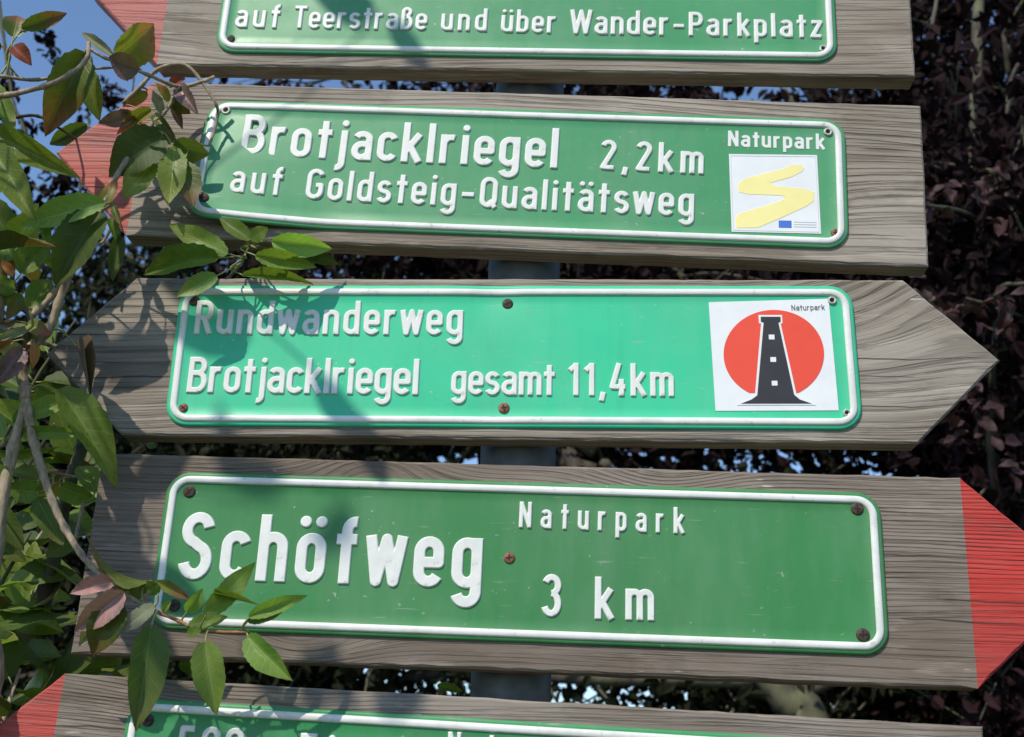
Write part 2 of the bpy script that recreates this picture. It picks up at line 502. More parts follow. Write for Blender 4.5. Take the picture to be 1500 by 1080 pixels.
def glyphs():
    L, R, Mx, r, T, B = .08, .38, .23, .15, .66, .075
    G = {}
    ring = A(Mx, T - r, r, r, 0, 180) + A(Mx, B + r, r, r, 180, 360)
    ring = ring + [ring[0]]
    G['o'] = ([ring], [], .46)
    G['n'] = ([[(L, 0), (L, .735)], [(L, .44)] + A(Mx, T - r, r, r, 180, 0) + [(R, 0)]], [], .46)
    G['h'] = ([[(L, 0), (L, 1)], [(L, .44)] + A(Mx, T - r, r, r, 180, 0) + [(R, 0)]], [], .46)
    G['m'] = ([[(L, 0), (L, .735)], [(L, .46)] + A(.21, .53, .13, .13, 180, 0) + [(.34, 0)],
               [(.34, .46)] + A(.47, .53, .13, .13, 180, 0) + [(.60, 0)]], [], .68)
    G['u'] = ([[(L, .735), (L, B + r)] + A(Mx, B + r, r, r, 180, 360) + [(R, .30)], [(R, .735), (R, 0)]], [], .46)
    G['r'] = ([[(L, 0), (L, .735)], [(L, .40)] + A(.25, .50, .17, .16, 180, 68)], [], .36)
    G['a'] = ([A(Mx, T - .13, r, .13, 162, 0) + [(R, 0)],
               [(R, .405), (.24, .405)] + A(.22, .24, .145, .165, 90, 270) + [(.27, .075), (R, .155)]], [], .46)
    G['e'] = ([[(L, .355), (R, .355), (R, T - r)] + A(Mx, T - r, r, r, 0, 180) + [(L, B + r)] + A(Mx, B + r, r, r, 180, 335)], [], .45)
    G['c'] = ([A(Mx, T - r, r, r, 18, 180) + A(Mx, B + r, r, r, 180, 342)], [], .44)
    G['d'] = ([ring, [(R, 0), (R, 1)]], [], .46)
    G['b'] = ([ring, [(L, 0), (L, 1)]], [], .46)
    G['p'] = ([ring, [(L, -.25), (L, .735)]], [], .46)
    G['g'] = ([ring, [(R, .735), (R, -.06)] + A(Mx, -.06, r, .145, 0, -165)], [], .46)
    G['f'] = ([[(.17, 0), (.17, .79)] + A(.30, .79, .13, .135, 180, 78), [(.01, .66), (.34, .66)]], [], .36)
    G['t'] = ([[(.17, 0), (.17, .95)], [(.01, .66), (.335, .66)]], [], .34)
    G['j'] = ([[(.16, .735), (.16, -.08)] + A(.04, -.08, .12, .125, 0, -100)], [(.16, .91)], .24)
    G['i'] = ([[(.09, 0), (.09, .735)]], [(.09, .91)], .18)
    G['l'] = ([[(.09, 0), (.09, 1)]], [], .18)
    G['k'] = ([[(L, 0), (L, 1)], [(L, .25), (R, .72)], [(.18, .40), (.40, .005)]], [], .45)
    G['s'] = ([A(.22, .5175, .14, .1425, 20, 270) + A(.22, .22, .145, .150, 90, -160)], [], .44)
    G['w'] = ([[(.05, .735), (.165, .06), (.30, .68), (.435, .06), (.55, .735)]], [], .60)
    G['z'] = ([[(.05, .66), (.36, .66), (.07, .075), (.38, .075)]], [], .43)
    G['ß'] = ([[(L, 0), (L, .79)] + A(.21, .79, .13, .135, 180, -10) + [(.31, .68), (.21, .57)],
               [(.20, .57)] + A(.22, .32, .16, .245, 75, -90) + [(.16, .075)]], [], .46)
    for c, d in (('ä', 'a'), ('ö', 'o'), ('ü', 'u')):
        G[c] = (G[d][0], [(.105, .91), (.355, .91)], .46)
    cL, cR, cM, ct, cb = .08, .44, .26, .925, .075
    G['B'] = ([[(cL, 0), (cL, 1)], [(cL, ct), (.26, ct)] + A(.26, .735, .155, .19, 90, -90) + [(cL, .545)],
               [(.2, .545), (.27, .545)] + A(.27, .31, .175, .235, 90, -90) + [(cL, cb)]], [], .52)
    G['E'] = ([[(cL, 0), (cL, 1)], [(cL, ct), (.42, ct)], [(cL, .52), (.38, .52)], [(cL, cb), (.42, cb)]], [], .46)
    G['T'] = ([[(cM, 0), (cM, ct)], [(.02, ct), (.50, ct)]], [], .50)
    G['N'] = ([[(cL, 0), (cL, 1)], [(cL, .96), (cR, .04)], [(cR, 0), (cR, 1)]], [], .53)
    G['P'] = ([[(cL, 0), (cL, 1)], [(cL, ct), (.26, ct)] + A(.26, .70, .17, .225, 90, -90) + [(cL, .475)]], [], .49)
    G['R'] = ([[(cL, 0), (cL, 1)], [(cL, ct), (.26, ct)] + A(.26, .70, .17, .225, 90, -90) + [(cL, .475)],
               [(.25, .475), (.43, .005)]], [], .50)
    G['W'] = ([[(.05, 1), (.20, .06), (.37, .93), (.54, .06), (.69, 1)]], [], .74)
    G['G'] = ([A(cM, .745, .18, .18, 15, 180) + A(cM, .255, .18, .18, 180, 360) + [(cR, .46), (.28, .46)]], [], .52)
    oc = A(cM, .745, .18, .18, 0, 180) + A(cM, .255, .18, .18, 180, 360)
    G['Q'] = ([oc + [oc[0]], [(.28, .24), (.47, .005)]], [], .53)
    G['S'] = ([A(cM, .735, .175, .19, 12, 255) + A(cM, .285, .18, .21, 75, -168)], [], .52)
    oz = A(.24, .76, .16, .165, 0, 180) + A(.24, .24, .16, .165, 180, 360)
    G['0'] = ([oz + [oz[0]]], [], .48)
    G['1'] = ([[(.23, 0), (.23, 1)], [(.24, .95), (.04, .76)]], [], .34)
    G['2'] = ([A(.24, .755, .16, .17, 168, -30) + [(.09, .09), (.42, .075)]], [], .47)
    G['3'] = ([A(.24, .735, .16, .19, 160, -90), A(.24, .31, .17, .235, 90, -160)], [], .47)
    G['4'] = ([[(.27, 1), (.07, .28), (.45, .28)], [(.335, .52), (.335, 0)]], [], .48)
    G['5'] = ([[(.40, ct), (.11, ct), (.095, .53)] + A(.24, .335, .17, .26, 125, -155)], [], .48)
    G[','] = ([[(.11, .12), (.05, -.16)]], [], .18)
    G['-'] = ([[(.04, .40), (.40, .40)]], [], .44)
    return G


GLY = glyphs()


def glyph_mesh(ch, cap, xs, weight, rise, step):
    """height field over the strokes of one letter; x right, z up, raised towards -y"""
    paths, dots, wd = GLY[ch]
    hw = weight * cap * 0.5
    segs = []
    for p in paths:
        q = [np.array((a * xs * cap, b * cap)) for a, b in p]
        closed = np.allclose(q[0], q[-1])
        if not closed:
            d0, d1 = q[0] - q[1], q[-1] - q[-2]
            ends = [(q[0], d0 / np.hypot(*d0)), (q[-1], d1 / np.hypot(*d1))]
        for i in range(len(q) - 1):
            mid = (q[i] + q[i + 1]) / 2
            cl = [] if closed else [e for e in ends if min(np.hypot(*(q[i] - e[0])), np.hypot(*(q[i + 1] - e[0]))) < hw * 1.3
                                    and np.dot(mid - e[0], e[1]) < 1e-9]
            segs.append((q[i], q[i + 1], cl))
    pad = hw + 0.002
    allp = np.array([s[0] for s in segs] + [s[1] for s in segs] + [np.array((a * xs * cap, b * cap)) for a, b in dots])
    lo, hi = allp.min(0) - pad, allp.max(0) + pad
    gx, gz = np.arange(lo[0], hi[0], step), np.arange(lo[1], hi[1], step)
    X, Z = np.meshgrid(gx, gz)
    sd = np.full(X.shape, 1e3)
    for a, b, cl in segs:
        d = b - a
        ln = np.hypot(*d)
        if ln < 1e-9:
            continue
        u = d / ln
        rx, rz = X - a[0], Z - a[1]
        t = np.clip(rx * u[0] + rz * u[1], 0, ln)
        ds = np.hypot(rx - t * u[0], rz - t * u[1]) - hw
        for ep, ed in cl:
            ds = np.maximum(ds, (X - ep[0]) * ed[0] + (Z - ep[1]) * ed[1])
        sd = np.minimum(sd, ds)
    for a, b in dots:
        sd = np.minimum(sd, np.hypot(X - a * xs * cap, Z - b * cap) - hw * 1.05)
    flat = rise < 0.0006
    thr = 0.0 if flat else 0.00025
    g0, g1 = np.gradient(sd, step)
    gl = np.maximum(np.hypot(g0, g1), 0.3)
    over = np.maximum(sd - thr, 0)
    VX, VZ = X - g1 / gl * over, Z - g0 / gl * over
    s2 = np.minimum(sd, thr)
    if flat:
        H = np.full(X.shape, rise)
    else:
        t = np.clip((thr - s2) / 0.00075, 0, 1)
        H = rise * (1 - (1 - t) ** 2.2) - 0.0004 * (1 - t)
    keep = np.minimum(np.minimum(sd[:-1, :-1], sd[1:, :-1]), np.minimum(sd[:-1, 1:], sd[1:, 1:])) < thr - step * 0.10
    keep &= np.maximum(np.maximum(sd[:-1, :-1], sd[1:, :-1]), np.maximum(sd[:-1, 1:], sd[1:, 1:])) < thr + step * 1.25
    idx = -np.ones(X.shape, int)
    jj, ii = np.nonzero(keep)
    for dj, di in ((0, 0), (0, 1), (1, 0), (1, 1)):
        idx[jj + dj, ii + di] = 0
    sel = idx == 0
    idx[sel] = np.arange(sel.sum())
    verts = np.stack([VX[sel], -H[sel], VZ[sel]], 1)
    faces = np.stack([idx[jj, ii], idx[jj, ii + 1], idx[jj + 1, ii + 1], idx[jj + 1, ii]], 1)
    return mesh('letter', verts.tolist(), faces.tolist(), not flat)


GCACHE = {}


def letter_mesh(ch, cap, xs, weight, rise, mat):
    key = (ch, round(cap, 4), round(xs, 3), weight, rise, mat.name)
    if key not in GCACHE:
        step = 0.00038 if cap < 0.045 else 0.00045
        if cap < 0.01:
            step = cap * 0.03
        me = glyph_mesh(ch, cap, xs, weight, rise, step)
        me.materials.append(mat)
        GCACHE[key] = me
    return GCACHE[key]


# ---------------------------------------------------------------- one direction sign
def rrect(hx, hz, r, nc=9, nx=44, nz=12):
    pts = []
    for (sx, sz, a0) in ((1, 1, 0), (-1, 1, 90), (-1, -1, 180), (1, -1, 270)):
        for i in range(nc + 1):
            a = rad(a0 + 90 * i / nc)
            pts.append((sx * (hx - r) + r * math.cos(a), sz * (hz - r) + r * math.sin(a)))
        nn = nx if a0 in (0, 180) else nz
        nxt = {0: (-(hx - r), hz), 90: (-hx, -(hz - r)), 180: (hx - r, -hz), 270: (hx, hz - r)}[a0]
        p0 = pts[-1]
        for i in range(1, nn):
            pts.append((p0[0] + (nxt[0] - p0[0]) * i / nn, p0[1] + (nxt[1] - p0[1]) * i / nn))
    return pts


FIELD = 0.0021      # green field behind the top of the rim


class Sign:
    def __init__(s, tilt, centre_px, label):
        s.a = rad(tilt)
        s.c = at(*centre_px)
        s.root = empty('direction_sign', s.c, label, 'sign', 'wooden direction signs on the post')
        s.root.rotation_euler = (0, -s.a, 0)
        s.inv = s.root.rotation_euler.to_matrix().inverted()
        s.warp = lambda x, z: 0.0
        s.rg = random.Random(int(centre_px[1]))

    def loc(s, px, py, Y=0.0):
        q = s.inv @ (at(px, py, Y) - s.c)
        return q.x, q.z

    # -- wooden board: outline in the sign's own metres, front face at y = .004
    def board(s, outline, wm, tips):
        def part(name, poly, mat, parent, raw):
            n = len(poly)
            P = []
            for i in range(n):
                a, b = Vector(poly[i]), Vector(poly[(i + 1) % n])
                k = max(1, int((b - a).length / 0.012))
                for j in range(k):
                    P.append(a.lerp(b, j / k))
            rg = s.rg
            cut = [any(abs(((p - Vector(q[0])).x * (Vector(q[1]) - Vector(q[0])).y - (p - Vector(q[0])).y * (Vector(q[1]) - Vector(q[0])).x))
                           / (Vector(q[1]) - Vector(q[0])).length < 1e-5 for q in raw) for p in P]
            cen = sum(P, Vector((0, 0))) / len(P)
            m_ = len(P)
            out, inn = [], []
            for i, p in enumerate(P):
                t = (P[(i + 1) % m_] - P[i - 1]).normalized()
                nr = Vector((t.y, -t.x))
                if nr.dot(p - cen) < 0:
                    nr = -nr
                j = 0.0 if cut[i] else rg.uniform(-0.0004, 0.0003)
                bev = 0.0 if cut[i] else 0.0013 + rg.uniform(0, 0.0008)
                out.append(p + nr * j)
                inn.append(p + nr * j - nr * bev)
            yf, yb = 0.004, 0.0242
            v, f = [], []
            for ring, yy in ((inn, yf), (out, yf + 0.0013), (out, yb - 0.001), (inn, yb)):
                v += [(p.x, yy, p.y) for p in ring]
            for q in range(3):
                for i in range(m_):
                    j = (i + 1) % m_
                    f.append((q * m_ + i, q * m_ + j, (q + 1) * m_ + j, (q + 1) * m_ + i))
            f.append(tuple(range(m_))[::-1])
            f.append(tuple(3 * m_ + i for i in range(m_)))
            me = mesh(name, v, f)
            import bmesh
            bm = bmesh.new()
            bm.from_mesh(me)
            bmesh.ops.recalc_face_normals(bm, faces=bm.faces)
            bm.to_mesh(me)
            bm.free()
            return link(name, me, mat, parent)
        cuts = [t[1] for t in tips]
        b = part('board', outline, wm, s.root, cuts)
        for poly, cut, mat in tips:
            t = part('painted_tip', poly, mat, b, [cut])
        s.b = b

    def plate(s, cx, cz, W, H, mat, warp=None):
        s.pc = (cx, cz)
        if warp:
            s.warp = warp
        w = s.warp
        hx, hz = W / 2, H / 2
        # sheet: flange, step under the rim, field
        rings = [(0.0034, 0.0034), (0.0030, 0.0022), (0.0012, 0.0019), (-0.0046, 0.0015), (-0.0060, FIELD)]
        v, f = [], []
        R = []
        for off, yy in rings:
            R.append([(x, z, yy) for x, z in rrect(hx + off, hz + off, 0.0145 + off)])
        last = R[-1]
        for t in (0.15, 0.35, 0.6, 0.85, 1.0):
            R.append([(x + (max(-hx + hz, min(hx - hz, x)) - x) * t, z * (1 - t), FIELD) for x, z, _ in last])
        n = len(last)
        for ring in R:
            for x, z, yy in ring:
                v.append((cx + x, yy - w(x, z), cz + z))
        # thin back so that the sheet has a thickness
        nb = len(v)
        for x, z, yy in R[0]:
            v.append((cx + x, 0.0041 - w(x, z), cz + z))
        for q in range(len(R) - 1):
            for i in range(n):
                j = (i + 1) % n
                f.append((q * n + i, q * n + j, (q + 1) * n + j, (q + 1) * n + i))
        for i in range(n):
            j = (i + 1) % n
            f.append((nb + i, nb + j, j, i))
        s.p = link('plate', mesh('plate', v, f, True), mat, s.root)
        # white bead
        prof = [(0.0004, 0.0021), (0.0000, 0.0010), (-0.0008, 0.0004), (-0.0022, 0.0002), (-0.0040, 0.0003), (-0.0049, 0.0009), (-0.0054, 0.0023)]
        v, f = [], []
        for off, yy in prof:
            v += [(cx + x, yy - w(x, z), cz + z) for x, z in rrect(hx + off, hz + off, 0.0145 + off)]
        for q in range(len(prof) - 1):
            for i in range(n):
                j = (i + 1) % n
                f.append((q * n + i, q * n + j, (q + 1) * n + j, (q + 1) * n + i))
        link('rim', mesh('rim', v, f, True), M_WHITE, s.p)

    def word(s, text, p0, p1, top, xs=1.0, weight=0.155, rise=0.0014, mat=None, y=FIELD, parent=None, name='letter', base_y=0.0):
        """text from baseline start pixel p0 to baseline end p1, capital top at pixel `top`"""
        a, b, t = (Vector(s.loc(*p, 0.001)) for p in (p0, p1, top))
        d = (b - a)
        ln = d.length
        d.normalize()
        nrm = Vector((-d.y, d.x))
        cap = abs((t - a).dot(nrm))
        wid = [GLY[c][2] * xs * cap for c in text]
        tr = (ln - sum(wid)) / max(1, len(text) - 1) if len(text) > 1 else 0
        pos = 0.0
        ang = math.atan2(d.y, d.x)
        for c, w_ in zip(text, wid):
            me = letter_mesh(c, round(cap, 4), xs, weight, rise, mat or M_WHITE)
            o = link(name, me, None, parent or s.p)
            q = a + d * pos
            wx = s.warp(q.x + d.x * w_ / 2 - s.pc[0], q.y + cap * .4 - s.pc[1])
            o.location = (q.x, y - wx, q.y)
            o.rotation_euler = (0, -ang, 0)
            pos += w_ + tr
        print('word', text, 'cap mm', round(cap * 1000, 1), 'track/cap', round(tr / cap, 3))

    def poly(s, name, pts_px, mat, parent, y):
        P = [s.loc(px, py, 0.001) for px, py in pts_px]
        n = len(P)
        def w(x, z):
            return s.warp(x - s.pc[0], z - s.pc[1])
        v = [(x, y - w(x, z), z) for x, z in P] + [(x, y + 0.00025 - w(x, z), z) for x, z in P]
        ar = sum(P[i][0] * P[(i + 1) % n][1] - P[(i + 1) % n][0] * P[i][1] for i in range(n))
        f = [tuple(range(n)) if ar > 0 else tuple(range(n))[::-1]]
        for i in range(n):
            j = (i + 1) % n
            f.append((i, n + i, n + j, j) if ar > 0 else (j, n + j, n + i, i))
        return link(name, mesh(name, v, f), mat, parent)

    def screw(s, px, py, kind='dark', r=0.0043):
        x, z = s.loc(px, py, 0.001)
        y0 = FIELD - s.warp(x - s.pc[0], z - s.pc[1])
        mat = {'dark': M_DARKSCREW, 'rust': M_RUST, 'bright': M_BRIGHT}[kind]
        v, f = [], []
        n = 20
        if kind == 'bright':
            prof = [(1.0, 0.0004), (1.0, -0.0008), (0.88, -0.0016), (0.62, -0.0017), (0.50, -0.0010), (0.46, 0.0002)]
        else:
            prof = [(1.0, 0.0004), (1.0, -0.0005), (0.90, -0.0010), (0.55, -0.0013), (0.0, -0.0014)]
        for rr, yy in prof:
            for i in range(n):
                q = 2 * math.pi * i / n
                v.append((math.cos(q) * r * rr, yy, math.sin(q) * r * rr))
        for k in range(len(prof) - 1):
            for i in range(n):
                j = (i + 1) % n
                f.append((k * n + i, (k + 1) * n + i, (k + 1) * n + j, k * n + j))
        o = link('screw', mesh('screw', v, f, True), mat, s.root)
        o.location = (x, y0, z)
        o.rotation_euler = (0, s.rg.uniform(0, 3), 0)
        v, f = [], []
        if kind == 'bright':
            for i in range(n):
                q = 2 * math.pi * i / n
                v.append((math.cos(q) * r * .48, -0.0004, math.sin(q) * r * .48))
            f.append(tuple(range(n)))
        else:
            for (ax, az) in ((.52, .13), (.13, .52)):
                b = len(v)
                yy = -0.00150 if ax > az else -0.00154
                v += [(-ax * r, yy, -az * r), (ax * r, yy, -az * r), (ax * r, yy, az * r), (-ax * r, yy, az * r)]
                f.append((b, b + 1, b + 2, b + 3))
        link('recess', mesh('recess', v, f), M_HOLE, o)


def dent(x0, z0, sx, sz, amp):
    return lambda x, z: amp * math.exp(-((x - x0) / sx) ** 2 - ((z - z0) / sz) ** 2)


def buckle(seed, amp):
    rg = random.Random(seed)
    ks = [(rg.uniform(5, 14), rg.uniform(8, 22), rg.uniform(0, 6), rg.uniform(0.4, 1)) for _ in range(5)]
    return lambda x, z: amp * sum(a * math.sin(kx * x + ph) * math.cos(kz * z + ph * 1.7) for kx, kz, ph, a in ks)


# ---- sign with the road notice, only its lower half in view
G1 = plate_green('green_enamel', (0.060, 0.290, 0.115), 0.36, 1.0)
G2 = plate_green('green_enamel', (0.060, 0.290, 0.115), 0.37, 2.0)
G3 = plate_green('green_enamel_bright', (0.032, 0.53, 0.27), 0.42, 3.0)
G4 = plate_green('green_enamel', (0.038, 0.208, 0.057), 0.44, 4.0)
G5 = plate_green('green_enamel', (0.035, 0.26, 0.085), 0.44, 5.0)

S1 = Sign(-0.35, (770, 100), 'grey wooden left-pointing sign whose green plate reads auf Teerstraße und über Wander-Parkplatz')
x0, z0 = S1.loc(230, 94, .004)
x1, z1 = S1.loc(1341.5, 113, .004)
zb = (z0 + z1) / 2
zt = zb + 0.148
w1 = dict(seed=1.0, freq=270.0, light=(0.365, 0.318, 0.262), dark=(0.103, 0.09, 0.073), y0=0.045, z0=-0.05, taper=0.012, bends=[(-0.2, 0.0, 0.1, 0.05, 0.012)], cracks=[(0.2, zb + 0.055, 0.09, 0.0005), (-0.33, zb + .03, .06, .0006), (-0.36, zb + .062, .07, .0005)])
S1.board([(x0, zb), (x1, zb), (x1 + .001, zt), (x0 - .001, zt)], wood(**w1),
         [([(x0, zb), (x0 - .001, zt), (x0 - .073, zb + .076)], ((x0, zb), (x0 - .001, zt)),
           wood(paint=(0.46, 0.085, 0.060), fade=0.38, **w1))])
pa, pb = S1.loc(317, 70), S1.loc(1224, 83)
bk1 = buckle(1, 0.00025)
S1.plate((pa[0] + pb[0]) / 2, (pa[1] + pb[1]) / 2 + 0.055, 0.5205, 0.110, G1, bk1)
S1.word('auf', (343, 40.3), (409, 41.5), (345, 5.5))
S1.word('Teerstraße', (428, 41.5), (625, 44.0), (429, 8.5))
S1.word('und', (645, 44.3), (713, 45.5), (646, 11))
S1.word('über', (733, 46.5), (815, 48.5), (734, 13))
S1.word('Wander-', (835, 49), (1004, 52), (836, 13.5))
S1.word('Parkplatz', (1009, 52), (1206, 55.5), (1010, 17))
S1.screw(338, 56, 'dark', .0035)
S1.screw(1206, 71, 'bright', .0033)

# ---- Brotjacklriegel 2,2 km
S2 = Sign(-1.24, (770, 372), 'grey wooden left-pointing sign reading Brotjacklriegel 2,2km, yellow-waymark sticker, red tip behind leaves')
x0, z0 = S2.loc(185, 343, .004)
x1, z1 = S2.loc(1361, 393, .004)
zb = (z0 + z1) / 2
zt = zb + 0.1455
w2 = dict(seed=2.0, ring_min=0.4, freq=215.0, light=(0.36, 0.313, 0.257), dark=(0.103, 0.089, 0.072), y0=0.030, z0=-0.03, taper=0.016, bends=[(0.235, zb + .055, 0.04, 0.03, 0.010), (0.0, zt, 0.2, 0.04, -0.008)],
          cracks=[(0.24, zb + 0.042, 0.03, 0.0006), (0.22, zb + .105, .06, .0004), (0.25, zb + .025, .05, .0005), (-.36, zb + .09, .07, .0005), (.21, zb + .088, .05, .0004)], stain=[(0.236, zb + 0.060, 0.020, 0.007, 0.7)])
S2.board([(x0, zb), (x1, zb), (x1 + .001, zt), (x0 - .001, zt)], wood(**w2),
         [([(x0, zb), (x0 - .001, zt), (x0 - .073, zb + .074)], ((x0, zb), (x0 - .001, zt)),
           wood(paint=(0.46, 0.085, 0.060), fade=0.34, **w2))])
bk2 = buckle(2, 0.00022)
S2.plate(*[(a + b) / 2 for a, b in zip(S2.loc(311.2, 151.5), S2.loc(1239.6, 354.3))], 0.520, 0.110, G2,
         lambda x, z: bk2(x, z) + max(0.0, min(1.0, (-x - 0.15) / 0.10)) ** 1.2 * (0.0005 + 0.0118 * (0.5 - z / 0.11) + 0.0008 * math.cos(z * 80 + x * 30)))
S2.word('Brotjacklriegel', (352, 228), (817, 246.5), (362, 170.5), weight=0.16)
S2.word('2,2km', (878, 248), (1031, 255), (880, 204))
S2.word('auf', (338, 287), (413, 290), (346, 245))
S2.word('Goldsteig-Qualitätsweg', (446, 292), (1017, 317.5), (460, 248))
S2.word('Naturpark', (1066.5, 213.5), (1209, 218.5), (1067.5, 190.5), xs=1.12, weight=0.175, rise=0.0003, y=FIELD - 0.0001, name='printed_letter')
for q in ((331, 162, 'bright', .0040), (302, 298, 'dark', .0048), (1213, 193, 'bright', .0036), (1224, 341, 'rust', .0036)):
    S2.screw(*q)
st = S2.poly('sticker', [(1068, 225), (1197, 226.7), (1203, 342), (1072, 339)], M_STICKER, S2.root, FIELD - 0.0004)
zz = [(535, 738), (520, 722), (480, 724), (440, 742), (270, 785), (242, 812), (247, 842), (285, 852), (440, 858), (456, 868), (420, 887),
      (242, 940), (232, 962), (236, 1000), (330, 1000), (420, 962), (540, 908), (576, 882), (580, 845), (540, 830), (400, 816), (385, 803), (480, 776), (526, 752)]
S2.poly('waymark_stroke', [(1000 + a / 3, b / 3) for a, b in zz], M_YELLOW, st, FIELD - 0.00060)
S2.poly('flag_print', [(1140.7, 322.7), (1159.5, 323), (1159.8, 333.5), (1141, 333)], M_BLUE, st, FIELD - 0.00060)
for k in range(3):
    S2.poly('print_line', [(1163, 324 + 3.4 * k), (1196, 325 + 3.4 * k), (1196, 326.2 + 3.4 * k), (1163, 325.2 + 3.4 * k)], M_GREYPRINT, st, FIELD - 0.00060)
fr = [(1070.5, 227.5), (1194.5, 229), (1200.3, 339.6), (1074.3, 336.7)]
for i in range(4):
    a, b = Vector(fr[i]), Vector(fr[(i + 1) % 4])
    d = (b - a).normalized() * 0.45
    nn = Vector((-d.y, d.x))
    S2.poly('border_line', [a + nn, b + nn, b - nn, a - nn], M_GREYPRINT, st, FIELD - 0.00058)

# ---- round walk
S3 = Sign(1.26, (766, 645), 'grey wooden sign pointed at both ends reading Rundwanderweg, with red disc and black tower sticker')
lo, up = S3.loc(177, 637, .004), S3.loc(200, 407, .004)
ro, ru = S3.loc(1345, 650, .004), S3.loc(1323, 410, .004)
tl, tr_ = S3.loc(67, 518, .004), S3.loc(1465, 528, .004)
zb = (lo[1] + ro[1]) / 2
w3 = dict(seed=3.0, ring_min=0.55, light=(0.355, 0.309, 0.254), dark=(0.089, 0.078, 0.064), y0=0.026, z0=-(zb + .05), taper=0.010, bends=[(0.345, zb + .150, 0.085, 0.075, -0.050), (0.27, zb + .03, 0.06, 0.03, 0.005)],
          cracks=[(-0.31, zb + 0.047, 0.07, 0.0006), (0.25, zb + 0.066, 0.10, 0.0005), (0.24, zb + 0.052, 0.07, 0.0004), (-0.37, zb + .083, .05, .0005), (.27, zb + .028, .05, .0004)], freq=170.0)
S3.board([lo, ro, tr_, ru, up, tl], wood(**w3), [])
bk3 = buckle(3, 0.0002)
S3.plate(*[(a + b) / 2 for a, b in zip(S3.loc(268.5, 421.1), S3.loc(1259.8, 623.0))], 0.520, 0.110, G3,
         lambda x, z: bk3(x, z) - dent(-0.012, 0.050, 0.018, 0.012, 0.0016)(x, z) - dent(-0.012, -0.05, 0.02, 0.012, 0.0009)(x, z))
S3.word('Rundwanderweg', (283, 489.5), (678, 491), (288, 440))
S3.word('Brotjacklriegel', (272, 575), (613, 578.5), (280, 522.5))
S3.word('gesamt', (660, 578), (813, 579.5), (663, 531))
S3.word('11,4km', (832, 579.5), (988, 581), (834, 531.5))
for q in ((284, 440, 'dark'), (268, 597, 'rust', .0036), (743.5, 444, 'dark'), (738, 597, 'rust'), (1219, 440, 'bright', .0034), (1240.7, 605, 'bright', .0030)):
    S3.screw(*q)
Z6 = lambda pts: [(1000 + a / 3, 330 + b / 3) for a, b in pts]
st = S3.poly('sticker', Z6([(115, 337), (642, 322), (687, 813), (145, 815)]), M_STICKER, S3.root, FIELD - 0.0004)
disc = []
for i in range(65):
    a = rad(-61 + 302 * i / 64)
    disc.append((401 + 221 * math.cos(a), 566 - 195 * math.sin(a)))
S3.poly('red_disc', Z6(disc), M_RED, st, FIELD - 0.00060)
S3.poly('tower_outline', Z6([(333, 394), (437, 394), (439, 430), (431, 432), (500, 742), (530, 760), (585, 790), (240, 790), (295, 762), (318, 748), (345, 432), (336, 430)]),
        M_STICKER, st, FIELD - 0.00078)
S3.poly('tower', Z6([(343, 402), (430, 402), (431, 424), (421, 428), (490, 745), (515, 766), (568, 784), (256, 784), (303, 766), (328, 748), (356, 428), (344, 424)]),
        M_BLACK, st, FIELD - 0.00096)
for (a, b) in ((391, 492), (398, 591), (404, 695)):
    S3.poly('tower_window', Z6([(a - 13, b - 11), (a + 12, b - 11), (a + 13, b + 10), (a - 12, b + 10)]), M_STICKER, st, FIELD - 0.00114)
S3.word('Naturpark', Z6([(478, 374)])[0], Z6([(626, 371)])[0], Z6([(479, 350)])[0], xs=1.35, weight=0.115, rise=0.0002, mat=M_CAPTION, y=FIELD - 0.00062,
        parent=st, name='printed_letter')

# ---- Schöfweg 3 km
S4 = Sign(0.0, (770, 985), 'grey wooden right-pointing sign reading Schöfweg 3 km with bright red tip')
x0, z0 = S4.loc(127, 810, .004)
x1 = (S4.loc(1401, 699, .004)[0] + S4.loc(1438, 1010, .004)[0]) / 2
zb = (S4.loc(108, 957, .004)[1] + S4.loc(1438, 1010, .004)[1]) / 2
zt = (S4.loc(146, 664, .004)[1] + S4.loc(1401, 699, .004)[1]) / 2
w4 = dict(seed=4.0, freq=330.0, light=(0.262, 0.22, 0.18), dark=(0.072, 0.061, 0.049), y0=0.034, z0=-(zb + .01), taper=-0.010, bends=[(-0.12, zt, 0.05, 0.02, -0.022), (0.10, zt - .005, 0.05, 0.03, 0.016), (-0.16, zb + .01, .05, .02, .018)],
          cracks=[(-0.2, zb + 0.018, 0.03, 0.0005), (0.31, zb + .045, .06, .0006), (.26, zb + .09, .05, .0005), (.25, zb + .115, .04, .0004), (.33, zb + .06, .05, .0005), (-.33, zb + .06, .04, .0005)])
S4.board([(x0, zb), (x1, zb), (x1, zt), (x0, zt)], wood(**w4),
         [([(x1, zb), (x1 + .083, (zb + zt) / 2), (x1, zt)], ((x1, zb), (x1, zt)), wood(paint=(0.52, 0.026, 0.017), fade=0.02, **w4))])
bk4 = buckle(4, 0.0002)
S4.plate(*[(a + b) / 2 for a, b in zip(S4.loc(250.1, 694.5), S4.loc(1299.4, 954.6))], 0.520, 0.110, G4, bk4)
S4.word('Schöfweg', (257.5, 848), (704, 862), (258, 750), xs=.94, weight=0.165)
S4.word('Naturpark', (760, 773), (1003, 782), (761, 734.5), xs=.88, weight=.15)
S4.word('3', (792.5, 903), (822, 904), (793, 840.5), xs=.95)
S4.word('km', (871, 907), (959, 909.5), (872, 844.5))
for q in ((277, 720, 'dark', .0046), (255, 886.5, 'dark', .0046), (746, 817, 'rust', .0042), (1256, 745, 'dark', .0046), (1264.5, 930, 'dark', .0048)):
    S4.screw(*q)

